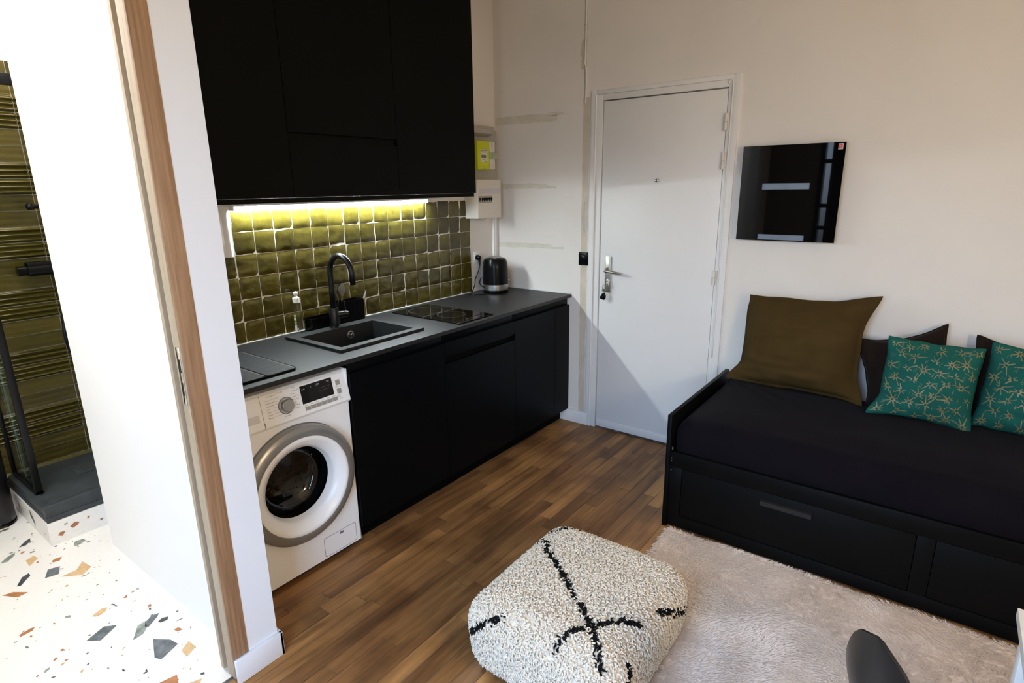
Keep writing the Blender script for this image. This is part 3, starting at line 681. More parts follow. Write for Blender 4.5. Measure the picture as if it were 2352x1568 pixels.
# front sheet with a round hole, then the box behind it
sq = []
nseg = 64
for k in range(nseg):
    a = 2*PI*k/nseg; ca, sa = math.cos(a), math.sin(a)
    s = min(((WX1-WC[0]) if ca > 0 else (WC[0]-WX0))/max(abs(ca), 1e-9), ((0.705-WC[1]) if sa > 0 else (WC[1]-0.022))/max(abs(sa), 1e-9))
    sq.append((WC[0]+ca*s, WC[1]+sa*s))
ci = [(WC[0]+0.2*math.cos(2*PI*k/nseg), WC[1]+0.2*math.sin(2*PI*k/nseg)) for k in range(nseg)]
A = [bm.verts.new((p[0], YB, p[1])) for p in sq]; B = [bm.verts.new((p[0], YB, p[1])) for p in ci]; Cc = [bm.verts.new((p[0], YB+0.03, p[1])) for p in ci]
for k in range(nseg):
    q = (k+1) % nseg; bm.faces.new((A[k], A[q], B[q], B[k])); bm.faces.new((B[k], B[q], Cc[q], Cc[k]))
for cx, cz in ((WX0, 0.022), (WX1, 0.022), (WX1, 0.705), (WX0, 0.705)):   # corner fillers
    ks = sorted(range(nseg), key=lambda k: (sq[k][0]-cx)**2+(sq[k][1]-cz)**2)[:2]
    v = bm.verts.new((cx, YB, cz)); bm.faces.new((v, A[ks[0]], A[ks[1]]))
box(bm, WX0, WX0+.004, YB, -0.06, 0.022, 0.85); box(bm, WX1-.004, WX1, YB, -0.06, 0.022, 0.85); box(bm, WX0, WX1, -0.064, -0.06, 0.022, 0.85); box(bm, WX0, WX1, YB, -0.06, 0.022, 0.026)
box(bm, WX0, WX1, -0.545, -0.06, 0.838, 0.850, 0.003)
obj('cabinet_body', bm, M_WM, t, smooth=20)
bm = nb(); PP = [(-0.52, 0.70), (-0.590, 0.700), (-0.604, 0.708), (-0.6075, 0.716), (-0.603, 0.735), (-0.583, 0.835), (-0.573, 0.846), (-0.55, 0.851), (-0.52, 0.851)]
prism(bm, PP, 'x', WX0, WX1); fascia = obj('control_panel', bm, M_WM, t, smooth=30)
P0 = Vector((0, -0.6035, 0.733)); P1 = Vector((0, -0.5835, 0.833)); PD = (P1-P0).normalized(); PN = Vector((0, -PD.z, PD.y))
def pp(x, z, off=0.0005):
    s = (z-P0.z)/(P1.z-P0.z); q = P0+(P1-P0)*s+PN*off; return Vector((x, q.y, q.z))
def pbox(bm, x0, x1, z0, z1, th, mi=0):
    q = [pp(x0, z0, -.001), pp(x1, z0, -.001), pp(x1, z1, -.001), pp(x0, z1, -.001)]; r = [v+PN*(th+.001) for v in q]
    A = [bm.verts.new(v) for v in q]; B = [bm.verts.new(v) for v in r]
    for f in [B]+[(A[i], A[(i+1) % 4], B[(i+1) % 4], B[i]) for i in range(4)]:
        g = bm.faces.new(f); g.material_index = mi
bm = nb(); pbox(bm, -1.737, -1.588, 0.757, 0.829, 0.0012); disp = obj('display', bm, M_BLACKG, fascia, smooth=False)
for s, x, z, sz, mi in (('7kg', -1.614, 0.816, .009, 0), ('1200', -1.668, 0.815, .010, 0), ('A', -1.694, 0.813, .011, 1), ('C 6h', -1.732, 0.812, .008, 0)):
    bm = nb(); text_into(bm, s, sz, pp(x, z, .0018), (1, 0, 0), PD); obj('display_lettering', bm, M_INKG if mi else M_INKW, fascia, smooth=False)
for a, b, z in ((-1.655, -1.600, .7995), (-1.660, -1.605, .789)):
    bm = nb(); pbox(bm, a, b, z, z+.0007, .0018); obj('display_line', bm, M_INK, fascia, smooth=False)
bm = nb()
for k in range(6): 
    bm = nb(); x0 = -1.731+k*0.0262; pbox(bm, x0, x0+0.0238, 0.729, 0.744, 0.0016); obj('button', bm, M_BTN, fascia, smooth=False)
for z in (0.789, 0.753):
    bm = nb(); pbox(bm, -1.571, -1.551, z, z+0.021, 0.0016); obj('button', bm, M_BTN, fascia, smooth=False)
bm = nb()
KX, KZ = -1.808, 0.775
left = ['Coton intensif', 'Coton', 'Synthétique', 'Linge mixte', 'Laine', 'Délicat', 'Rapide', 'Rinçage']; right = ['Nuit', 'Linge bébé', 'Jean', 'Sport 40', 'Hygiène', 'Eco', 'Séchage', 'Vidange']
for k, s in enumerate(left):
    z = 0.826-k*0.0112-(0.003 if k > 0 else 0); text_into(bm, s, 0.0068, pp(-1.888+(0.006 if k == 0 else 0), z), (1, 0, 0), PD)
    if k: pbox(bm, -1.866+len(s)*.0005, -1.842+abs(k-4)*.003, z+.002, z+.0026, .0006)
for k, s in enumerate(right):
    z = 0.832-k*0.0115; text_into(bm, s, 0.0066, pp(-1.770, z), (1, 0, 0), PD)
    if k: pbox(bm, -1.785+abs(k-4)*.002, -1.773, z+.002, z+.0026, .0006)
text_into(bm, 'Ma laine', .007, pp(-1.835, 0.829), (1, 0, 0), PD); text_into(bm, 'Essorage', .0068, pp(-1.822, 0.733), (1, 0, 0), PD)
for x, z, s in ((-1.7305, .7475, 'Départ'), (-1.704, .7475, 'Temp.'), (-1.678, .7475, 'Essor.'), (-1.652, .7475, 'Option'), (-1.625, .7475, 'Prélav.'), (-1.60, .7475, 'Rapide'), (-1.576, .781, 'Départ / Pause'), (-1.576, .746, 'Marche'), (-1.572, .7395, 'Arrêt'), (-1.565, .730, 'On/Off')):
    text_into(bm, s, .0058, pp(x, z), (1, 0, 0), PD, 1 if s == 'Option' else 0)
obj('programme_lettering', bm, [M_INK, M_INKB], fascia, smooth=False)
bm = nb(); kc = pp(KX, KZ, 0)
lathe(bm, [(0.0335, 0), (0.0335, 0.002), (0.031, 0.002), (0.030, 0.001)], kc, PN, 48); lathe(bm, [(0.0285, 0), (0.0285, 0.002), (0.027, 0.002)], kc, PN, 48); obj('dial_ring', bm, M_INK, fascia)
bm = nb(); lathe(bm, [(0.0245, 0), (0.0245, 0.020), (0.0225, 0.0225), (0, 0.0225)], kc, PN, 48); obj('dial_knob', bm, M_STEEL, fascia)
bm = nb(); box(bm, -1.9095, -1.9083, -0.6085, -0.600, 0.712, 0.735)
pbox(bm, -1.9095, -1.9083, .73, .838, .0004); obj('drawer_seam', bm, M_INK, fascia)
bm = nb(); pbox(bm, -2.02, -1.924, 0.744, 0.772, 0.0012); obj('drawer_grip', bm, mat('pale_grey_plastic', (.62, .61, .60), .4), fascia)
# door: ring, white cone, glass bowl, drum
ax = (0, -1, 0); dc = (WC[0], YB, WC[1])
bm = nb(); lathe(bm, [(0.2525, 0.0005), (0.2525, 0.020), (0.250, 0.034), (0.240, 0.041), (0.214, 0.045), (0.208, 0.043), (0.2, 0.03)], dc, ax, 72); lathe(bm, [(0.2555, 0.0), (0.2545, 0.006), (0.2525, 0.006)], dc, ax, 72, mi=1)
dr = obj('door_ring', bm, [M_WMG, M_INK], t, smooth=40)
bm = nb(); lathe(bm, [(0.211, 0.036), (0.209, 0.046), (0.203, 0.049), (0.192, 0.046), (0.172, 0.026), (0.160, 0.016), (0.156, 0.006), (0.150, -0.02)], dc, ax, 72); obj('door_cone', bm, M_WM, dr, smooth=50)
bm = nb(); lathe(bm, [(0.160, 0.014), (0.155, -0.005), (0.147, -0.05), (0.132, -0.085), (0.105, -0.10), (0, -0.105)], dc, ax, 64); obj('porthole_glass', bm, M_DGLASS, dr, smooth=True)
bm = nb(); lathe(bm, [(0.172, 0.0), (0.172, -0.10), (0.235, -0.105), (0.240, -0.13), (0.240, -0.36), (0.0, -0.36)], dc, ax, 64)
for k in range(3):
    a = k*2.094+.9; prism(bm, [], 'y', 0, 0) if False else None
    ca, sa = math.cos(a), math.sin(a)
    tube(bm, [(dc[0]+ca*.215, YB+0.13, dc[2]+sa*.215), (dc[0]+ca*.215, YB+0.35, dc[2]+sa*.215)], 0.028, 12)
RD = random.Random(2)
for j in range(7):
    for k in range(40):
        a = 2*PI*(k+.5*(j % 2))/40; yy = YB+0.14+j*0.03
        p = Vector((dc[0]+.2385*math.cos(a), yy, dc[2]+.2385*math.sin(a))); lathe(bm, [(0.0045, 0), (0, 0.0004)], p, (-math.cos(a), 0, -math.sin(a)), 6, mi=1)
for j in range(1, 7):
    for k in range(6*j):
        a = 2*PI*k/(6*j); lathe(bm, [(0.005, 0), (0, .0004)], (dc[0]+.034*j*math.cos(a), YB+.3585, dc[2]+.034*j*math.sin(a)), (0, -1, 0), 6, mi=1)
obj('drum', bm, [M_DRUM, M_DARK], t, smooth=40)
bm = nb(); lathe(bm, [(0.174, 0.0), (0.180, -0.02), (0.176, -0.05), (0.168, -0.07), (0.172, -0.095)], dc, ax, 64); obj('door_gasket', bm, M_RUBBER, t, smooth=True)
bm = nb(); prism(bm, rrect(-1.707, -1.541, 0.036, 0.124, 0.008), 'y', YB-.0012, YB); hat = obj('filter_hatch', bm, M_WM, t, smooth=False)
bm = nb()
R0, R1 = rrect(-1.709, -1.539, 0.034, 0.126, 0.009), rrect(-1.7068, -1.5412, 0.0362, 0.1238, 0.008)
a = [bm.verts.new((p[0], YB-.0009, p[1])) for p in R0]; b = [bm.verts.new((p[0], YB-.0009, p[1])) for p in R1]
for k in range(len(a)): bm.faces.new((a[k], a[(k+1) % len(a)], b[(k+1) % len(a)], b[k]))
box(bm, -1.628, -1.608, YB-.002, YB, 0.108, 0.118); obj('hatch_seam', bm, M_INK, hat, smooth=False)
for x in (-2.06, -1.57):
    for yy in (-0.55, -0.12):
        bm = nb(); lathe(bm, [(0, 0.001), (0.022, 0.001), (0.022, 0.012), (0.010, 0.013), (0.010, 0.026)], (x, yy, 0), seg=16); obj('foot', bm, M_BLACKP, t)

# ---- wall cabinets
UY = -0.36; UB = 1.557; UT = 2.72
def wall_cabinet(x0, x1, label):
    t = thing('wall_cabinet', label, 'cabinet', ((x0+x1)/2, UY/2, UB), 'black wall cabinets above the worktop')
    bm = nb(); box(bm, x0+.0005, x1-.0005, UY+0.020, -0.002, UB, UT); obj('carcass', bm, M_CABIN, t)
    bm = nb(); box(bm, x0+.0005, x1-(0.012 if x1 > -.5 else .0005), UY+0.006, UY+0.022, 1.537, UB-.001); obj('light_rail', bm, M_CAB, t)
    return t
def ufront(bm, x0, x1, z0, z1, ch=0.0): front(bm, x0, x1, z0, z1, chb=ch, y=UY)
t = wall_cabinet(-2.112, -1.520, 'leftmost black wall cabinet, directly above the washing machine')
bm = nb(); ufront(bm, -2.112, -1.520, UB, UT); obj('door', bm, M_CAB, t)
t = wall_cabinet(-1.520, -0.930, 'middle black wall cabinet split by a finger groove, above the sink')
bm = nb(); ufront(bm, -1.520, -0.930, 1.818, UT); obj('door', bm, M_CAB, t)
bm = nb(); ufront(bm, -1.520, -0.930, UB, 1.787); obj('lower_flap', bm, M_CAB, t)
bm = nb(); box(bm, -1.517, -0.936, UY+.011, UY+.0195, 1.7875, 1.8135); obj('finger_groove', bm, M_CAB, t)
t = wall_cabinet(-0.930, -0.345, 'black wall cabinet above the hob, beside the electricity meter')
bm = nb(); ufront(bm, -0.930, -0.345, UB, UT); obj('door', bm, M_CAB, t)

# ---- LED under-cabinet lamp
t = thing('under_cabinet_light', 'lit white LED bar under the black wall cabinets', 'lamp', (-1.02, -0.035, 1.51))
bm = nb(); box(bm, -1.622, -0.418, -0.046, -0.014, 1.520, 1.533, 0.002); obj('housing', bm, M_WHITEP, t)
bm = nb(); prism(bm, [(-0.045, 1.5195)] + [(-0.030+0.015*math.cos(a), 1.5195+0.0145*math.sin(a)) for a in [PI+PI*k/10 for k in range(1, 10)]] + [(-0.015, 1.5195)], 'x', -1.618, -0.422); obj('diffuser', bm, M_LEDE, t)
for x in (-1.628, -0.424):
    bm = nb(); box(bm, x, x+.010, -0.047, -0.013, 1.502, 1.533, 0.002); obj('end_cap', bm, M_WHITEP, t)
bm = nb(); tube(bm, smooth_path([(-1.628, -0.03, 1.522), (-1.66, -0.03, 1.528), (-1.72, -0.025, 1.53), (-1.80, -0.02, 1.53)]), 0.004, 8); obj('cord', bm, M_WHITEP, t)

# ---- electricity: backing board, meter, duct cap, breaker panel
bm = nb(); box(bm, -0.06, 0.248, -0.045, -0.001, 1.62, 1.95, 0.003); tag(obj('backing_board', bm, M_GREYP), 'grey backing board on the wall behind the yellow-green electricity meter', 'board')
bm = nb(); prism(bm, [(-0.001, 1.955), (-0.10, 1.965), (-0.108, 1.945), (-0.10, 1.92), (-0.06, 1.905), (-0.001, 1.90)], 'x', -0.06, 0.152); tag(obj('duct_cover', bm, M_GREYP), 'grey curled cable cover on top of the yellow-green electricity meter', 'cover')
t = thing('electricity_meter', 'yellow-green electricity meter beside the right-hand wall cabinet', 'meter', (0.03, -0.09, 1.69))
bm = nb(); box(bm, -0.034, 0.090, -0.118, -0.046, 1.696, 1.872, 0.006); obj('housing', bm, M_LIME, t)
bm = nb(); box(bm, -0.004, 0.062, -0.1195, -0.117, 1.742, 1.820, 0.001); lb = obj('label', bm, M_CREAMP, t)
bm = nb(); box(bm, 0.002, 0.048, -0.1203, -0.119, 1.770, 1.787); obj('screen', bm, M_INK, lb)
bm = nb()
for k, (a, b, z) in enumerate(((.0, .014, 1.811), (.018, .030, 1.811), (.034, .058, 1.811), (.0, .05, 1.803), (.01, .04, 1.757), (.034, .05, 1.744))): box(bm, a, b, -.1202, -.119, z, z+.0035)
box(bm, 0.012, 0.045, -.1187, -.1175, 1.703, 1.7045); lathe(bm, [(.003, 0), (0, .0005)], (.03, -.1182, 1.714), (0, -1, 0), 10); obj('label_lettering', bm, M_INK, lb)
bm = nb(); box(bm, 0.091, 0.160, -0.105, -0.046, 1.700, 1.872, 0.004); obj('terminal_cover', bm, M_CREAMP, t)
bm = nb(); box(bm, 0.098, 0.172, -0.112, -0.10, 1.762, 1.806, 0.002); obj('grey_window', bm, M_GREYP, t)
bm = nb(); box(bm, 0.112, 0.140, -0.1145, -0.111, 1.768, 1.801, 0.001); obj('reset_button', bm, M_GREEN, t)
for z0, z1 in ((1.835, 1.868), (1.704, 1.735)):
    bm = nb(); box(bm, 0.124, 0.1275, -.1056, -.1045, z0, z1); obj('seam', bm, M_INK, t)
t = thing('breaker_panel', 'white breaker box with black switches under the electricity meter', 'breaker box', (0.08, -0.06, 1.388))
bm = nb(); box(bm, -0.042, 0.200, -0.118, -0.0005, 1.389, 1.636, 0.005); obj('housing', bm, M_CREAMP, t)
bm = nb(); box(bm, -0.036, 0.186, -0.1195, -0.117, 1.545, 1.578, 0.001); st = obj('label_strip', bm, mat('pale_lilac_label', (0.62, 0.60, 0.66), 0.6), t)
bm = nb(); R = random.Random(8)
for k in range(8): tube(bm, [(-0.005+k*.008, -.1197, 1.562+R.uniform(-.004, .004)), (-0.001+k*.008, -.1197, 1.568+R.uniform(-.006, .004))], .0006, 4)
obj('handwriting', bm, M_INKB, st)
bm = nb(); box(bm, -0.038, 0.102, -0.1188, -0.117, 1.489, 1.533); obj('breaker_row', bm, M_GREYP, t)
for k in range(7):
    x = -0.030+k*0.0185+(0.006 if k else 0); bm = nb(); box(bm, x, x+.012, -0.126, -0.118, 1.507, 1.521, 0.002); box(bm, x+.002, x+.007, -0.122, -0.118, 1.498, 1.508); obj('breaker_switch', bm, M_BLACKP, t)
bm = nb(); tube(bm, smooth_path([(-0.03, -0.05, 1.384), (0.0, -0.07, 1.380), (0.03, -0.06, 1.383), (0.07, -0.05, 1.386)]), .004, 8); tube(bm, smooth_path([(-0.02, -0.09, 1.386), (0.03, -0.10, 1.378), (0.06, -0.09, 1.386)]), .003, 8); obj('loose_wire', bm, M_GREYP, t)

# ---- items on the entrance wall
t = thing('light_switch', 'square black rotary light switch beside the entrance door frame', 'switch', (XD, -0.714, 1.135))
bm = nb(); box(bm, XD-0.010, XD-.0013, -0.752, -0.676, 1.094, 1.178, 0.003); obj('plate', bm, M_BLACKP, t)
bm = nb(); lathe(bm, [(0.027, 0), (0.026, 0.006), (0.022, 0.008), (0, 0.008)], (XD-.010, -0.714, 1.136), (-1, 0, 0), 32); obj('rotary_knob', bm, M_BLACKP, t)
bm = nb(); tube(bm, smooth_path([(XD-.006, -0.700, CEIL-.002), (XD-.006, -0.701, 2.55), (XD-.007, -0.700, 2.42), (XD-.007, -0.698, 2.31), (XD-.012, -0.700, 2.285), (XD-.008, -0.705, 2.27), (XD-.006, -0.707, 2.2), (XD-.006, -0.705, 2.07)]), 0.0052, 8); tag(obj('cable', bm, M_WHITEP, smooth=True), 'white cable hanging down the wall left of the entrance door top', 'cable')
bm = nb(); tube(bm, smooth_path([(XD-.006, -1.552, 2.088), (XD-.008, -1.556, 2.102), (XD-.008, -1.568, 2.106), (XD-.008, -1.574, 2.095), (XD-.008, -1.5745, 1.9), (XD-.008, -1.5745, 1.3), (XD-.008, -1.5745, 0.62)]), 0.0045, 8); tag(obj('cable', bm, M_WHITEP, smooth=True), 'white cable hooked over the entrance door corner and running down its hinge side', 'cable')
# keys in the lock
t = thing('key_bunch', 'bunch of keys with black fob hanging in the entrance door lock', 'keys', (XD-.03, -0.885, 0.94))
KX0 = XD-0.030
bm = nb(); box(bm, XD-.034, XD-.022, -.8955, -.8935, .985, 1.002); box(bm, XD-.040, XD-.026, -.8965, -.8925, .975, 1.0); obj('inserted_key', bm, M_NICKEL, t)
bm = nb(); tube(bm, [(KX0, -0.878+0.013*math.cos(2*PI*k/24), 0.970+0.015*math.sin(2*PI*k/24)) for k in range(25)], 0.0012, 6); obj('key_ring', bm, M_CHROME, t)
for yo, zo, an in ((-0.884, 0.953, 0.12), (-0.872, 0.95, -0.15)):
    bm = nb(); lathe(bm, [(0.0105, -.001), (0.0105, .001), (0, .001)], (KX0, yo, zo), (1, 0, 0), 16); tube(bm, [(KX0, yo, zo), (KX0, yo+0.045*math.sin(an), zo-.045)], [.0032, .0022], 6); obj('key', bm, M_NICKEL, t)
bm = nb(); sphere(bm, (KX0-.004, -0.877, 0.912), 0.020, .35, .85, 1.15); sphere(bm, (KX0-.008, -0.866, 0.905), 0.014, .4, .9, .9); obj('fob', bm, M_BLACKP, t)

# black glass panel heater
PX = XD-0.0596
t = thing('glass_panel_heater', 'square black glass panel with two pale slots on the wall over the daybed', 'wall panel', (XD-.03, -1.90, 1.304))
YA, YB2, ZA, ZB = -1.667, -2.130, 1.304, 1.771
S1 = (-1.994, -1.774, 1.559, 1.588); S2 = (-1.992, -1.772, 1.309, 1.335)
bm = nb()
def gp(y0, y1, z0, z1): box(bm, PX, PX+.008, min(y0, y1), max(y0, y1), z0, z1)
M_PANEL = mat('black_panel_glass', (0.0015, 0.0015, 0.0018), 0.02, spec=0.24)
gp(YB2, S1[0], ZA, ZB); gp(S1[1], YA, ZA, ZB); gp(S1[0], S1[1], S1[3], ZB); gp(S1[0], S1[1], S2[3], S1[2]); gp(S1[0], S1[1], ZA, S2[2])
glass = obj('glass_face', bm, M_PANEL, t, smooth=False)
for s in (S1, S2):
    bm = nb(); box(bm, PX+.006, PX+.010, s[0]-.004, s[1]+.004, s[2]-.003, s[3]+.003); obj('slot', bm, M_SLOT, t, label='slot backing coloured as bluish shaded wall')
bm = nb(); box(bm, PX+.010, XD+.0005, YB2+.06, YA-.06, ZA+.05, ZB-.05); obj('heater_body', bm, M_BLACKP, t)
bm = nb(); box(bm, PX-.0006, PX, -2.1185, -2.0985, 1.7385, 1.7645); st = obj('sticker', bm, M_WHITEP, glass)
bm = nb(); box(bm, PX-.0010, PX-.0005, -2.1165, -2.1005, 1.7405, 1.7625); obj('sticker_field', bm, M_RED, st)
bm = nb(); tube(bm, [(PX-.0011, -2.1045, 1.757), (PX-.0011, -2.111, 1.757), (PX-.0011, -2.106, 1.750), (PX-.0011, -2.112, 1.746)], .0007, 4); obj('sticker_mark', bm, M_WHITEP, st)

# ================================================================== DAYBED
XF = XD-0.86; YBED = -1.6605; YEND = -3.72
t = thing('daybed', 'black daybed with drawers along the entrance wall', 'bed', ((XF+XD)/2, -2.69, 0))
for y0 in (YBED-0.020, YEND):
    bm = nb(); box(bm, XF, XD-.016, y0, y0+.020, 0.0, 0.570, 0.0012); obj('end_panel', bm, M_BED, t)
bm = nb()
FX = XF+0.006
# front frame: rails and stiles around the two drawer openings
for a in ((YEND+.02, YBED-.02, .318, .392), (YEND+.02, YBED-.02, .014, .072), (-1.740, YBED-.02, .072, .318), (-2.700, -2.643, .072, .318), (YEND+.02, -3.600, .072, .318)):
    box(bm, FX, FX+.018, a[0], a[1], a[2], a[3], 0.001)
obj('front_frame', bm, M_BED, t)
for (y0, y1) in ((-2.641, -1.742), (-3.598, -2.702)):
    bm = nb(); box(bm, FX+.002, FX+.018, y0+.0005, y1-.0005, .0745, .3155, 0.001); dw = obj('drawer', bm, M_BED, t)
    ym = (y0+y1)/2; bm = nb(); prism(bm, [(FX+.002, .262), (FX-.018, .262), (FX-.020, .282), (FX-.016, .284), (FX+.002, .284)], 'y', ym-.10, ym+.10); obj('handle', bm, M_BEDH, dw)
bm = nb(); box(bm, XD-.034, XD-.016, YEND+.02, YBED-.02, .05, .45); box(bm, XF+.03, XD-.034, YEND+.02, YBED-.02, .34, .36); obj('slat_base', bm, M_CABIN, t)
bm = nb()
for z in (.360, .345, .30): lathe(bm, [(.003, 0), (0, .0006)], (FX-.0002, YBED-.028, z), (-1, 0, 0), 8)
obj('screw_cap', bm, M_STEEL, t)
bm = nb(); tube(bm, [(XF+.016, YBED-.026, .398), (XF+.016, YBED-.026, .412)], .004, 8); obj('bolt', bm, M_STEEL, t)

# mattress with dark fitted sheet
def mattress():
    nx, ny = 46, 120; x0, x1, y0, y1, zb, zt = XF+.030, XD-.040, YEND+.03, YBED-.028, .3625, .548
    cx, cy, hx, hy = (x0+x1)/2, (y0+y1)/2, (x1-x0)/2, (y1-y0)/2; r = .07
    ra, rb = 14, 6
    V = []; F = []
    # loops from bottom edge up the side, over the rounded edge to the top centre
    per = []
    def rr(n_long, n_short, hx, hy, cr=.05):
        out = []
        for (ax, ay, a0) in ((hx-cr, hy-cr, 0), (-hx+cr, hy-cr, PI/2), (-hx+cr, -hy+cr, PI), (hx-cr, -hy+cr, 1.5*PI)):
            for k in range(7): out.append((ax+cr*math.cos(a0+PI/12*k), ay+cr*math.sin(a0+PI/12*k)))
        res = []
        for i in range(len(out)):
            p, q = out[i], out[(i+1) % len(out)]; d = math.hypot(q[0]-p[0], q[1]-p[1]); n = max(1, int(d/.022))
            for k in range(n): res.append((p[0]+(q[0]-p[0])*k/n, p[1]+(q[1]-p[1])*k/n))
        return res
    base = rr(0, 0, hx, hy); n = len(base)
    lev = [(0.0, zb, .006), (0, zb+.02, 0), (0, zb+.06, -.002), (0, zt-r*.9, -.002)] + [(r*(1-math.cos(a)), zt-r+r*math.sin(a)*1.0, 0) for a in [PI/2*k/7 for k in range(1, 8)]]
    ins = [.09, .12, .16, .20, .24, .28, .32, .36, .388]
    for i, l in enumerate(lev): pass
    rings = []
    for (inset, z, o) in lev: rings.append((inset+o, z))
    for q in ins: rings.append((q, zt+.012*min(1, (q-.07)/.12)))
    for inset, z in rings:
        for (px, py) in base:
            sx = max(0.0, 1-inset/hx); sy = max(0.0, 1-inset/hy)
            x = px*sx; y = py*sy
            X, Y, Z = cx+x, cy+y, z
            # creases: pulled from the end panel corner, soft ripples along the front
            top = max(0, min(1, (z-zb)/(zt-zb)))
            near = max(0, 1-(y1-Y)/.55)
            ang = math.atan2((Y-(y1+.02)), (X-(x1-.02)))
            w = .0045*near*math.sin(ang*26+2*noise.noise(Vector((X*3, Y*3, 1))))*min(1, math.hypot(Y-y1, X-x1)/.15)
            w += .0035*noise.noise(Vector((X*5, Y*7, Z*4))) + .0022*noise.noise(Vector((X*3, Y*22, Z*3)))
            cornerlift = .050*math.exp(-((X-x1)**2+(Y-y1)**2)/.004)
            if inset < .06 and z < zt-.01:
                d = (1 if px > 0 else -1); X -= w*1.2*(1 if abs(px) > hx*.85 and px < 0 else 0); 
                Z += .0
                if z <= zb+.001: Z += .012*noise.noise(Vector((Y*4, 3, 0)))+.004
            else: Z += w
            V.append((X, Y, Z+cornerlift*top))
    m = len(rings)
    for i in range(m-1):
        for k in range(n): F.append((i*n+k, i*n+(k+1) % n, (i+1)*n+(k+1) % n, (i+1)*n+k))
    F.append(tuple((m-1)*n+k for k in range(n))); F.append(tuple(range(n-1, -1, -1)))
    return np_mesh('mattress', np.array(V), F, [M_SHEET])
o = bpy.data.objects.new('mattress', mattress()); COL.objects.link(o)
tag(o, 'mattress in a dark aubergine fitted sheet on the daybed', 'mattress')

# ---- cushions
def cushion_fn(w, h, th, seed, sag=.05, flange=0.0, wr=.006, ears=None):
    def P(u, v, side):
        # u,v in -1..1 ; side +1 front (towards -y local), -1 back
        sx = 1-sag*(1-v*v)*(abs(u)**3)*.9; sz = 1-sag*(1-u*u)*(abs(v)**3)*1.1
        x = u*w/2*sx; z = v*h/2*sz
        iu = max(0, 1-abs(u)*(1+flange)) if flange else 1-abs(u); iv = max(0, 1-abs(v)*(1+flange)) if flange else 1-abs(v)
        e = min(1, (1-(1-iu)**2.6))*min(1, (1-(1-iv)**2.6)); e = max(0, e)**.62
        q = Vector((x*6+seed, z*6, seed*1.7))
        wrk = wr*(noise.noise(q*1.0)+.7*noise.noise(Vector((x*5+seed, z*26, 3)))*(1-abs(u)*.3)+.4*noise.noise(q*3.1))*min(1, e*3)
        yo = 0.0; edge = .004*noise.noise(Vector((u*3+seed, v*3, 5)))*(1-min(1, e*4))
        t = th/2*e*(1.0+.15*(-v))
        if ears:
            for (cu, cv), (ex, ez, ey) in ears.items():
                k = max(0, 1-(1-u*cu)/.55)*max(0, 1-(1-v*cv)/.55) if u*cu > 0 and v*cv > 0 else 0
                k = k*k*(3-2*k); x += ex*k; z += ez*k; edge2 = ey*k; t *= (1-.5*k) if ex*cu > 0 else 1
                return_y = edge2
                yo += return_y
        return Vector((x+edge, -side*(t+wrk*(.5+.5*side)+.0016)+edge*2-yo, z+edge))
    return P
def cushion_mesh(name, P, mats, n=44, extra=None):
    bm = nb(); gr = {}
    for s in (1, -1):
        for i in range(n+1):
            for j in range(n+1):
                u, v = -1+2*i/n, -1+2*j/n
                u = math.copysign(abs(u)**.85, u); v = math.copysign(abs(v)**.85, v)
                gr[s, i, j] = bm.verts.new(P(u, v, s))
    for s in (1, -1):
        for i in range(n):
            for j in range(n):
                q = (gr[s, i, j], gr[s, i+1, j], gr[s, i+1, j+1], gr[s, i, j+1]); bm.faces.new(q if s > 0 else q[::-1])
    bd = [(i, 0) for i in range(n)]+[(n, j) for j in range(n)]+[(i, n) for i in range(n, 0, -1)]+[(0, j) for j in range(n, 0, -1)]
    for k in range(len(bd)):
        a, b = bd[k], bd[(k+1) % len(bd)]; bm.faces.new((gr[1, a[0], a[1]], gr[-1, a[0], a[1]], gr[-1, b[0], b[1]], gr[1, b[0], b[1]]))
    bmesh.ops.recalc_face_normals(bm, faces=bm.faces[:])
    if extra: extra(bm, P)
    me = bpy.data.meshes.new(name); bm.to_mesh(me); bm.free()
    for m in mats: me.materials.append(m)
    me.polygons.foreach_set('use_smooth', [True]*len(me.polygons))
    return me
def place(o, loc, yaw, pitch, roll):
    """cushion faces local -y; yaw about z, pitch leans its top back, roll spins it in its own plane"""
    o.matrix_world = Matrix.Translation(loc) @ Matrix.Rotation(yaw, 4, 'Z') @ Matrix.Rotation(pitch, 4, 'X') @ Matrix.Rotation(roll, 4, 'Y')
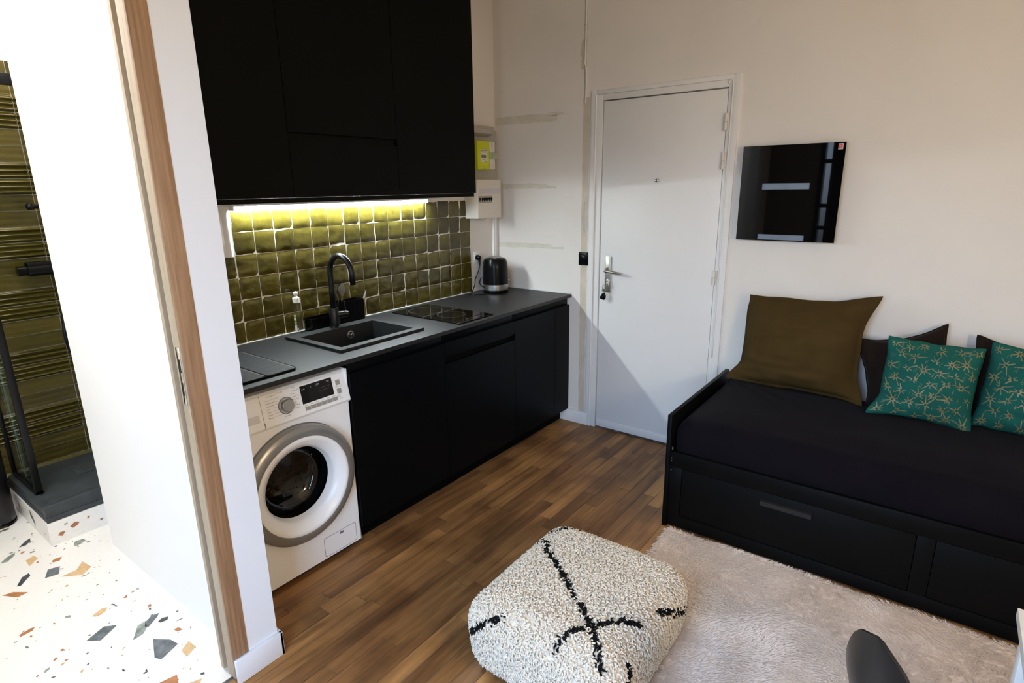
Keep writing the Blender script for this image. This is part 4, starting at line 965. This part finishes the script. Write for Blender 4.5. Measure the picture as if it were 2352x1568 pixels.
def star_print(seed, w, h):
    R = random.Random(seed)
    def f(bm, P):
        def strip(u0, v0, u1, v1, wd, n=4):
            d = Vector(((u1-u0)*w, (v1-v0)*h)); L = d.length
            if L < 1e-5: return
            nx, nz = -d.y/L, d.x/L; prev = None
            for k in range(n+1):
                q = k/n; u, v = u0+(u1-u0)*q, v0+(v1-v0)*q; ww = wd*(1-.55*q)
                if abs(u) > .96 or abs(v) > .96: return
                a = P(u+nx*ww*2/w, v+nz*ww*2/h, 1); b = P(u-nx*ww*2/w, v-nz*ww*2/h, 1)
                up = Vector((0, -.0012, 0)); ring = (bm.verts.new(a+up), bm.verts.new(b+up))
                if prev:
                    g = bm.faces.new((prev[0], prev[1], ring[1], ring[0])); g.material_index = 1
                prev = ring
        sp = .060; rows = int(h/(sp*.8))+2; cols = int(w/sp)+2
        for r in range(-rows//2, rows//2+1):
            for c in range(-cols//2, cols//2+1):
                x = (c+.5*(r % 2))*sp+R.uniform(-.008, .008); z = r*sp*.84+R.uniform(-.008, .008)
                u0, v0 = 2*x/w, 2*z/h
                if abs(u0) > .93 or abs(v0) > .93: continue
                a0 = R.uniform(0, .5); na = R.choice((7, 8, 8))
                for k in range(na):
                    if R.random() < .12: continue
                    a = a0+2*PI*k/na; L = R.choice((R.uniform(.014, .022), R.uniform(.024, .044))); s = .0048
                    strip(u0+2*s*math.cos(a)/w, v0+2*s*math.sin(a)/h, u0+2*L*math.cos(a)/w, v0+2*L*math.sin(a)/h, R.uniform(.0018, .0034))
                for k in range(2):
                    xx = x+R.uniform(-.006, .006); z0 = z+R.uniform(.03, .04)
                    strip(2*xx/w, 2*z0/h, 2*(xx+.004)/w, 2*(z0+R.uniform(.01, .02))/h, .0008, 2)
    return f
def cushion(name, label, cat, w, h, th, m, loc, yaw, pitch, roll, seed, group=None, flange=0., extra=None, mats=None, piping=None, **k):
    P = cushion_fn(w, h, th, seed, flange=flange, **k)
    me = cushion_mesh(name, P, mats or [m], extra=extra)
    o = bpy.data.objects.new(name, me); COL.objects.link(o); place(o, loc, yaw, pitch, roll); tag(o, label, cat, group)
    if piping:
        bm = nb(); n = 40; pts = []
        for a, b in (((-1, -1), (1, -1)), ((1, -1), (1, 1)), ((1, 1), (-1, 1)), ((-1, 1), (-1, -1))):
            for k2 in range(n): q = k2/n; u, v = a[0]+(b[0]-a[0])*q, a[1]+(b[1]-a[1])*q; pts.append((P(u, v, 1)+P(u, v, -1))/2)
        tube(bm, pts+[pts[0]], .005, 8, caps=False); c = bpy.data.objects.new('piping', finish(bm, 'piping', m, True)); COL.objects.link(c); c.parent = o
    return o
YAW = -PI/2          # front faces -x
cushion('cushion', 'large olive green cushion leaning on the wall at the door end of the daybed', 'cushion', .565, .485, .19, M_OLIVE, (.150, -2.045, .800), YAW-.02, -.20, -.02, 3.3, None, flange=.06, sag=.055, wr=.022, ears={(1, 1): (.045, .03, -.01), (-1, -1): (-.055, .015, .0), (-1, 1): (.012, -.012, 0), (1, -1): (.03, -.012, .01)})
cushion('cushion', 'dark brown velvet cushion behind the left teal cushion, both upper corners showing', 'cushion', .38, .36, .13, M_VELVET, (.185, -2.500, .742), YAW, -.22, -.30, 8.1, 'brown velvet cushions', sag=.20, wr=.006, piping=True)
cushion('cushion', 'dark brown velvet cushion hidden behind the right teal cushion, one corner showing', 'cushion', .38, .36, .13, M_VELVET, (.190, -2.91, .735), YAW, -.18, .10, 5.2, 'brown velvet cushions', sag=.12, wr=.004, piping=True)
cushion('cushion', 'teal cushion with bronze star print beside the olive cushion, in front of brown velvet', 'cushion', .350, .36, .13, M_TEAL, (.052, -2.592, .735), YAW+.06, -.20, .04, 1.4, 'teal star-print cushions', extra=star_print(4, .35, .36), mats=[M_TEAL, M_GOLD], sag=.05, wr=.012, ears={(-1, -1): (-.03, -.005, .02), (1, -1): (.012, -.02, .015)})
cushion('cushion', 'teal cushion with bronze star print cut off by the right edge of the picture', 'cushion', .370, .37, .13, M_TEAL, (.090, -2.960, .738), YAW-.10, -.20, .05, 7.9, 'teal star-print cushions', extra=star_print(9, .37, .37), mats=[M_TEAL, M_GOLD], sag=.05, wr=.012)

# ================================================================== POUF
PC = Vector((-1.472, -1.735, 0)); PH = .275
LINES = [[(-1.32,-1.44,.275),(-1.356,-1.518,.275),(-1.396,-1.542,.275),(-1.511,-1.698,.275),(-1.641,-1.864,.275),(-1.748,-1.96,.262)],
         [(-1.78,-1.801,.262),(-1.714,-1.823,.275),(-1.649,-1.862,.275),(-1.584,-1.917,.275),(-1.537,-1.972,.270)],
         [(-1.313,-1.44,.275),(-1.245,-1.508,.275),(-1.164,-1.60,.265)],
         [(-1.755,-1.605,.262),(-1.772,-1.56,.225),(-1.775,-1.51,.185),(-1.76,-1.455,.115)],
         [(-1.440,-1.995,.262),(-1.36,-2.015,.215),(-1.28,-2.022,.165),(-1.215,-2.01,.125)],
         [(-1.663,-2.00,.262),(-1.68,-2.015,.215),(-1.73,-2.005,.175),(-1.755,-1.985,.13)]]
def seg_dist(Pn, lines):
    d = np.full(len(Pn), 9.)
    for L in lines:
        for a, b in zip(L, L[1:]):
            a = np.array(a); b = np.array(b); ab = b-a; tt = np.clip(((Pn-a)@ab)/(ab@ab), 0, 1); d = np.minimum(d, np.linalg.norm(Pn-(a+tt[:, None]*ab), axis=1))
    return d
def pouf_surface(n=40):
    """rounded box with bulging sides -> verts, quads"""
    hx, hy, hz, r = .298, .272, PH/2, .085
    V = []; F = []; idx = {}
    def add(p):
        k = tuple(round(c, 5) for c in p)
        if k not in idx: idx[k] = len(V); V.append(p)
        return idx[k]
    for ax in range(3):
        for s in (-1, 1):
            for i in range(n):
                for j in range(n):
                    q = []
                    for di, dj in ((0, 0), (1, 0), (1, 1), (0, 1)):
                        a, b = -1+2*(i+di)/n, -1+2*(j+dj)/n; p = [0, 0, 0]; p[ax] = s; p[(ax+1) % 3] = a; p[(ax+2) % 3] = b; q.append(add(p))
                    F.append(q if s > 0 else q[::-1])
    V = np.array(V, float); H = np.array((hx, hy, hz)); P = V*H; I = np.clip(P, -(H-r), H-r); D = P-I; ln = np.linalg.norm(D, axis=1, keepdims=True); ln[ln == 0] = 1
    P = np.where(ln > 1e-9, I+D/ln*np.minimum(ln, r), P)
    onface = (np.abs(V).max(axis=1) > .999)
    P = np.where(onface[:, None] & (np.linalg.norm(D, axis=1, keepdims=True) > 0), I+D/ln*r, P)
    zz = P[:, 2]/hz; bul = 1+.035*(1-zz**2); tap = 1+.03*zz
    P[:, 0] *= bul*tap; P[:, 1] *= bul*tap
    top = np.clip(zz, 0, 1)**4; P[:, 2] += .012*top*(1-(P[:, 0]/hx)**2)*(1-(P[:, 1]/hy)**2)
    P[:, 2] += hz
    for k in range(len(P)):
        P[k] += .006*np.array(noise.noise_vector(Vector(P[k])*7.0))*np.array((1, 1, .6))*min(1, P[k, 2]/.05)
    P[:, 2] = np.maximum(P[:, 2], 0.002)
    return P+np.array(PC), np.array(F)
PV, PF = pouf_surface()
t = thing('pouf', 'square cream wool pouf with black diamond lines on the wooden floor', 'pouf', PC)
me = np_mesh('cover', PV-np.array(PC), PF, [M_WOOL]); obj('cover', me, None, t, local=True)
def tufts(n, V, F, rng, length, rad, sides=3, segs=3):
    a = V[F]; tri = np.concatenate([a[:, [0, 1, 2]], a[:, [0, 2, 3]]]); cr = np.cross(tri[:, 1]-tri[:, 0], tri[:, 2]-tri[:, 0]); ar = np.linalg.norm(cr, axis=1)
    ok = ar > 1e-12; tri, cr, ar = tri[ok], cr[ok], ar[ok]
    k = rng.choice(len(tri), n, p=ar/ar.sum()); r1, r2 = rng.random(n), rng.random(n); s = np.sqrt(r1)
    p = tri[k, 0]*(1-s)[:, None]+tri[k, 1]*(s*(1-r2))[:, None]+tri[k, 2]*(s*r2)[:, None]; nr = cr[k]/ar[k][:, None]
    return p, nr
def build_tufts(p, nr, lean, length, rad, rng, segs=3, sides=4, bend=.8, tip=.45):
    n = len(p)
    t1 = lean-(lean*nr).sum(1)[:, None]*nr; t1 /= np.linalg.norm(t1, axis=1)[:, None]+1e-9; t2 = np.cross(nr, t1)
    V = np.zeros((n, segs+1, sides, 3)); L = length*rng.uniform(.7, 1.3, n)
    for i in range(segs+1):
        q = i/segs; ang = bend*q*1.5
        c = p-nr*.002+(nr*np.sin(np.minimum(ang, 1.5)+.0)[..., None]*0 if False else 0)
        fwd = (1-np.cos(ang))/(bend*1.5+1e-9); up = np.sin(ang)/(bend*1.5+1e-9)
        c = c+nr*(L*up)[:, None]+t1*(L*fwd)[:, None]
        d_up = np.cos(ang); d_f = np.sin(ang)
        e1 = t2; dirv = nr*d_up+t1*d_f; e2 = np.cross(dirv, e1)
        rr = rad*(1-(1-tip)*q)
        for s in range(sides):
            a = 2*PI*s/sides; V[:, i, s] = c+(e1*math.cos(a)+e2*math.sin(a))*rr
    idx = np.arange(n*(segs+1)*sides).reshape(n, segs+1, sides); F = []
    for i in range(segs):
        for s in range(sides):
            s2 = (s+1) % sides; F.append(np.stack([idx[:, i, s], idx[:, i, s2], idx[:, i+1, s2], idx[:, i+1, s]], 1))
    F.append(idx[:, segs, :4]) if sides == 4 else None
    return V.reshape(-1, 3), np.concatenate(F)
p, nr = tufts(26000, PV, PF, RNG, .015, .003)
keep = p[:, 2] > .015; p, nr = p[keep], nr[keep]
ZW = np.array((1, 1, .35)); dist = np.minimum(seg_dist(p*ZW, [[tuple(np.array(q)*ZW) for q in L] for L in LINES[:3]]), seg_dist(p, LINES[3:])-.001)+RNG.normal(0, .0020, len(p)); black = dist < .0096
lean = RNG.normal(0, 1, p.shape)+np.array((-.3, -.5, -.5))
for nm, sel, mm in (('wool_pile', ~black, M_WOOL), ('black_wool_lines', black, M_WOOLK)):
    V, F = build_tufts(p[sel], nr[sel], lean[sel], .0150, .0040, RNG, segs=3, bend=1.0, tip=.6)
    me = np_mesh(nm, V-np.array(PC), F, [mm]); o = obj(nm, me, None, t, local=True)
    if nm == 'wool_pile': o['kind'] = 'stuff'
    else: o['kind'] = 'stuff'; o['label'] = 'black wool lines'

# ================================================================== RUG
RX0, RX1, RY0, RY1 = -1.95, -0.574, -3.35, -1.705
nx, ny = 66, 82; gx = np.linspace(RX0, RX1, nx+1); gy = np.linspace(RY0, RY1, ny+1)
V = []
for j in range(ny+1):
    for i in range(nx+1):
        x, y = gx[i], gy[j]; ex = min(x-RX0, RX1-x); ey = min(y-RY0, RY1-y); e = min(1, min(ex, ey)/.03)
        wob = .010*noise.noise(Vector((x*5, y*5, 2)))*(1-min(1, min(ex, ey)/.06))
        V.append((x+wob, y+wob*.8, .004+.012*e**.5+.005*noise.noise(Vector((x*4, y*4, 0)))*e+.002*noise.noise(Vector((x*14, y*14, 0)))*e))
V = np.array(V); F = np.array([(j*(nx+1)+i, j*(nx+1)+i+1, (j+1)*(nx+1)+i+1, (j+1)*(nx+1)+i) for j in range(ny) for i in range(nx)])
t = thing('rug', 'blush cream faux fur rug in front of the daybed', 'rug', (-1.3, -2.5, 0))
OFFR = np.array((-1.3, -2.5, 0))
bm = nb()
me = np_mesh('rug_base', V-OFFR, F, [M_FUR]); obj('rug_base', me, None, t, local=True)
pts, nrm = tufts(80000, V, F, RNG, .02, .001)
keep = (pts[:, 0] > -1.75); pts, nrm = pts[keep], nrm[keep]
inside = (np.abs(pts[:, 0]-PC.x) < .24) & (np.abs(pts[:, 1]-PC.y) < .22); pts, nrm = pts[~inside], nrm[~inside]
th = np.array([3.2*noise.noise(Vector((a*2.1, b*2.1, 4)))+1.4*noise.noise(Vector((a*7, b*7, 9))) for a, b, _ in pts])
ed = np.minimum(RX1-pts[:, 0], RY1-pts[:, 1]) < .03
lean = np.stack([np.cos(th-2.2), np.sin(th-2.2), np.zeros(len(th))], 1)+RNG.normal(0, .25, (len(th), 3))
lean[ed] += .7*np.stack([np.where(RX1-pts[ed, 0] < .03, 1., .2), np.where(RY1-pts[ed, 1] < .03, 1., .2), np.zeros(ed.sum())], 1)+RNG.normal(0, .3, (ed.sum(), 3))
def blades(p, nr, lean, length, width, rng):
    n = len(p); t1 = lean-(lean*nr).sum(1)[:, None]*nr; t1 /= np.linalg.norm(t1, axis=1)[:, None]+1e-9; t2 = np.cross(nr, t1)
    L = length*rng.uniform(.6, 1.3, n)[:, None]; V = np.zeros((n, 5, 3))
    b = p-nr*.001
    V[:, 0] = b-t2*width; V[:, 1] = b+t2*width
    m = b+nr*L*.34+t1*L*.46; V[:, 2] = m+t2*width*.8; V[:, 3] = m-t2*width*.8
    V[:, 4] = b+nr*L*.40+t1*L*.98
    i = np.arange(n)[:, None]*5
    F = (i+np.array([[0, 1, 2, 3]])).tolist()+(i+np.array([[3, 2, 4]])).tolist()
    return V.reshape(-1, 3), F
BV, BF = blades(pts, nrm, lean, .022, .0021, RNG)
me = np_mesh('fur_pile', BV-OFFR, BF, [M_FUR]); o = obj('fur_pile', me, None, t, local=True); o['kind'] = 'stuff'

# ================================================================== CHAIR AND TABLE
t = thing('shell_chair', 'anthracite plastic shell chair, only its rounded back showing over the rug', 'chair', (-1.79, -2.78, 0))
bm = nb(); nu, nv = 24, 30; G = []
def shell(u, v, off):
    # v 0 = seat front, 1 = top of back; u -1..1 across
    wm = .215
    if v < .5:
        q = v/.5; wd = .205+.010*q; X = wd*u
        Y = -.34*(1-q)-.12*u*u*q*q; Z = .405-.025*math.sin(q*PI*.8)+.035*abs(u)**2.2*(.3+.7*q)
    else:
        a = (v-.5)/.5; sd = (1-a)*.395; wd = wm*math.tanh(math.sqrt(.12*sd)/wm)
        X = wd*u; Y = .10*math.sin(min(1, a*1.4)*PI/2)+.01*a-.12*u*u*(wd/wm)**2; Z = .385+.395*a+.035*abs(u)**2.2*(1-a)**3
    c_, s_ = math.cos(.75), math.sin(.75); Y -= .11
    return Vector((-1.868+X*c_-Y*s_, -2.585+X*s_+Y*c_, Z))
S = []
for s in (0, 1):
    g = []
    for j in range(nv+1):
        row = []
        for i in range(nu+1):
            u, v = -1+2*i/nu, min(.9995, j/nv)
            p = shell(u, v, 0); e = .004
            du = shell(min(1, u+e), v, 0)-shell(max(-1, u-e), v, 0); dv = shell(u, min(.9995, v+e), 0)-shell(u, max(0, v-e), 0); nn = du.cross(dv)
            nn = nn.normalized() if nn.length > 1e-9 else Vector((0, 1, 0))
            row.append(bm.verts.new(p+nn*(.0035 if s else -.0035)))
        g.append(row)
    S.append(g)
for s, g in enumerate(S):
    for j in range(nv):
        for i in range(nu):
            q = (g[j][i], g[j][i+1], g[j+1][i+1], g[j+1][i]); bm.faces.new(q if s else q[::-1])
bd = [(0, i) for i in range(nu)]+[(j, nu) for j in range(nv)]+[(nv, i) for i in range(nu, 0, -1)]+[(j, 0) for j in range(nv, 0, -1)]
for k in range(len(bd)):
    a, b = bd[k], bd[(k+1) % len(bd)]; bm.faces.new((S[0][a[0]][a[1]], S[1][a[0]][a[1]], S[1][b[0]][b[1]], S[0][b[0]][b[1]]))
obj('shell', bm, M_CHAIR, t, smooth=60)
def chp(x, y, z): return (-1.868+x*math.cos(.75)-(y-.11)*math.sin(.75), -2.585+x*math.sin(.75)+(y-.11)*math.cos(.75), z)
for sx, sy in ((-1, -1), (1, -1), (-1, 1), (1, 1)):
    bm = nb(); tube(bm, [chp(sx*.11, -.17+sy*.10, .375), chp(sx*.20, -.17+sy*.20, .024)], [.014, .010], 12); obj('leg', bm, M_OAK, t)
bm = nb(); prism(bm, [chp(a, b, 0)[:2] for a, b in ((-.13, -.29), (.13, -.29), (.13, -.05), (-.13, -.05))], 'z', .362, .374); obj('leg_frame', bm, M_BLACKM, t)
t = thing('table', 'white table whose corner enters at the right edge of the picture', 'table', (-2.05, -3.15, 0))
bm = nb(); box(bm, -2.65, -1.548, -3.55, -2.803, .719, .74, .0015); obj('tabletop', bm, M_TABLE, t)
for x in (-2.62, -1.58):
    for yy in (-3.52, -2.836): bm = nb(); box(bm, x-.02, x+.02, yy-.02, yy+.02, .016 if x > -1.9 else 0.001, .719, .002); obj('leg', bm, M_TABLE, t)

# ================================================================== SHOWER
t = thing('shower_tray', 'dark slate shower tray on the terrazzo kerb in the bathroom', 'shower tray', (-1.87, .85, .113))
bm = nb(); box(bm, -2.374, -1.362, .565, 1.148, .1135, .140, .002); box(bm, -2.374, -1.362, .565, .600, .140, .196, .004); box(bm, -2.374, -2.335, .600, 1.148, .140, .180, .004); box(bm, -2.335, -1.362, .600, 1.148, .140, .176, .002); obj('basin', bm, M_TRAY, t)
bm = nb(); box(bm, -2.150, -2.02, .86, .99, .176, .1785, .001); gr = obj('drain_cover', bm, M_TRAY, t)
bm = nb()
for a in ((-2.15, -2.02, .86, .862), (-2.15, -2.02, .988, .99), (-2.15, -2.148, .86, .99)): box(bm, *a, .1785, .1792)
for k in range(5): box(bm, -2.11+.016*k, -2.105+.016*k, .90, .95, .1785, .1795)
obj('drain_slots', bm, M_STEEL, gr)
t = thing('shower_screen', 'black framed glass shower screen at the left edge of the picture', 'shower screen', (-2.34, .95, .18))
bm = nb(); box(bm, -2.350, -2.320, .770, .788, .182, 2.06, .002); obj('front_post', bm, M_BLACKM, t)
bm = nb(); box(bm, -2.352, -2.330, 1.128, 1.145, .182, 2.06, .002); obj('wall_post', bm, M_BLACKM, t)
bm = nb(); box(bm, -2.352, -2.318, .770, 1.145, .182, .198, .002); obj('bottom_rail', bm, M_BLACKM, t)
bm = nb(); box(bm, -2.352, -2.318, .575, 1.145, 2.018, 2.062, .002); box(bm, -2.318, -1.37, .585, .615, 2.018, 2.062, .002); obj('top_rail', bm, M_BLACKM, t)
bm = nb(); box(bm, -2.343, -2.337, .788, 1.128, .198, 2.018); obj('fixed_pane', bm, M_PGLASS, t)
bm = nb(); box(bm, -2.329, -2.324, .80, 1.00, .200, 2.018); sp_ = obj('sliding_pane', bm, M_PGLASS, t)
bm = nb(); box(bm, -2.330, -2.323, .996, 1.006, .200, 2.018); obj('edge_seal', bm, mat('clear_seal', (.42, .52, .52), .2), sp_)
t = thing('shower_mixer', 'black thermostatic bar mixer with hose on the ribbed shower tiles', 'shower', (-2.0, 1.09, 1.22))
bm = nb(); tube(bm, [(-2.115, 1.085, 1.218), (-1.84, 1.085, 1.218)], .032, 24); box(bm, -2.115, -1.84, 1.057, 1.115, 1.235, 1.256, .004); obj('mixer_bar', bm, M_BLACKM, t)
bm = nb(); tube(bm, [(-2.155, 1.085, 1.216), (-2.114, 1.085, 1.216)], .024, 24); obj('control_knob', bm, M_BLACKP, t)
bm = nb()
for x in (-2.06, -1.9): tube(bm, [(x, 1.09, 1.22), (x, 1.145, 1.22)], .016, 16)
obj('wall_flange', bm, M_BLACKM, t)
bm = nb(); tube(bm, smooth_path([(-1.985, 1.085, 1.19), (-1.985, 1.075, 1.12), (-2.012, 1.06, 1.0), (-2.028, 1.05, .86), (-2.01, 1.05, .76), (-1.96, 1.055, .68), (-1.90, 1.06, .70), (-1.87, 1.07, .9)]), .0085, 10); obj('hose', bm, M_BLACKM, t)
bm = nb(); tube(bm, [(-1.972, 1.085, 1.25), (-1.972, 1.085, 2.17)], .011, 14); sphere(bm, (-1.972, 1.10, 2.15), .022); obj('riser_rail', bm, M_BLACKM, t)
bm = nb(); tube(bm, [(-2.058, 1.08, 1.525), (-1.965, 1.08, 1.525)], .012, 14); sphere(bm, (-2.05, 1.08, 1.525), .017); obj('handset_holder', bm, M_BLACKM, t)
t = thing('pedal_bin', 'black steel pedal bin beside the shower kerb', 'bin', (-2.475, 1.01, 0))
c = (-2.478, 1.012, 0.001)
bm = nb(); lathe(bm, [(0, .012), (.074, .012), (.078, .02), (.082, .40), (0, .40)], c, seg=40); obj('body', bm, M_BIN, t)
bm = nb(); lathe(bm, [(.083, .401), (.083, .415), (.07, .435), (0, .445)], c, seg=40); obj('lid', bm, M_BLACKP, t)
bm = nb(); lathe(bm, [(0, .0), (.080, .0), (.080, .012), (0, .012)], c, seg=40); obj('base_ring', bm, M_BLACKP, t)
bm = nb(); box(bm, -2.495, -2.455, .905, .935, .008, .016, .003); obj('pedal', bm, M_STEEL, t)

# ================================================================== LIGHT
def area(name, loc, target, sx, sy, power, col):
    l = bpy.data.lights.new(name, 'AREA'); l.shape = 'RECTANGLE'; l.size = sx; l.size_y = sy; l.energy = power; l.color = col
    o = bpy.data.objects.new(name, l); COL.objects.link(o); o.location = loc
    o.rotation_euler = (Vector(target)-Vector(loc)).to_track_quat('-Z', 'Y').to_euler(); return o
area('bathroom_ceiling_light', (-2.75, 0.0, 2.70), (-2.75, 0.0, 0), .8, .9, BATH, (1, .985, .97))
area('shower_ceiling_light', (-1.95, .8, 2.70), (-2.0, .85, 0), .3, .3, BATH*.16, (1, .86, .62))
l = bpy.data.lights.new('warm_room_lamp', 'POINT'); l.energy = LAMP; l.color = (1.0, .78, .50); l.shadow_soft_size = .14  # unseen warm lamp at head height by the right wall
o = bpy.data.objects.new('warm_room_lamp', l); COL.objects.link(o); o.location = (-2.4, -3.80, 1.60)
# daylight portal in the window opening
l = bpy.data.lights.new('window_portal', 'AREA'); l.shape = 'RECTANGLE'; l.size = WZ1-WZ0; l.size_y = WY1-WY0; l.cycles.is_portal = True
o = bpy.data.objects.new('window_portal', l); COL.objects.link(o); o.location = (-3.63, (WY0+WY1)/2, (WZ0+WZ1)/2); o.rotation_euler = (0, -PI/2, 0)
w = bpy.data.worlds.new('world'); SC.world = w; w.use_nodes = True; nt = w.node_tree
bg = nt.nodes['Background']; tc = nt.nodes.new('ShaderNodeTexCoord'); sx = nt.nodes.new('ShaderNodeSeparateXYZ')
rp = nt.nodes.new('ShaderNodeValToRGB'); mr = nt.nodes.new('ShaderNodeMapRange')
mr.inputs['From Min'].default_value = -1; mr.inputs['From Max'].default_value = 1
nt.links.new(tc.outputs['Generated'], sx.inputs[0]); nt.links.new(sx.outputs['Z'], mr.inputs['Value']); nt.links.new(mr.outputs[0], rp.inputs['Fac'])
e = rp.color_ramp.elements       # street below, pale facades at eye level, blue sky above
e[0].position = 0.0; e[0].color = (.05, .05, .055, 1); e[1].position = 1.0; e[1].color = (.40, .62, 1.0, 1)
for p_, c_ in ((.46, (.10, .11, .13, 1)), (.50, (.30, .36, .44, 1)), (.545, (.36, .45, .60, 1)), (.58, (.50, .70, 1.0, 1))):
    q = rp.color_ramp.elements.new(p_); q.color = c_
nt.links.new(rp.outputs['Color'], bg.inputs['Color']); bg.inputs['Strength'].default_value = SKY

# ================================================================== CAMERA
cam = bpy.data.cameras.new('camera'); cam.sensor_width = 36; cam.lens = 1331.73/2352*36; cam.clip_start = .05
co = bpy.data.objects.new('camera', cam); COL.objects.link(co); co.location = (-2.97569, -2.58298, 1.59124); co.rotation_euler = (1.309289, .012928, -.929153)
SC.camera = co
vs = SC.view_settings; vs.view_transform = 'Standard'; vs.look = 'None'; vs.gamma = 1; vs.use_curve_mapping = False; vs.exposure = 0.0
SC.cycles.max_bounces = 8; SC.cycles.diffuse_bounces = 5; SC.cycles.transparent_max_bounces = 12; SC.cycles.sample_clamp_indirect = 6; SC.cycles.caustics_reflective = False; SC.cycles.caustics_refractive = False
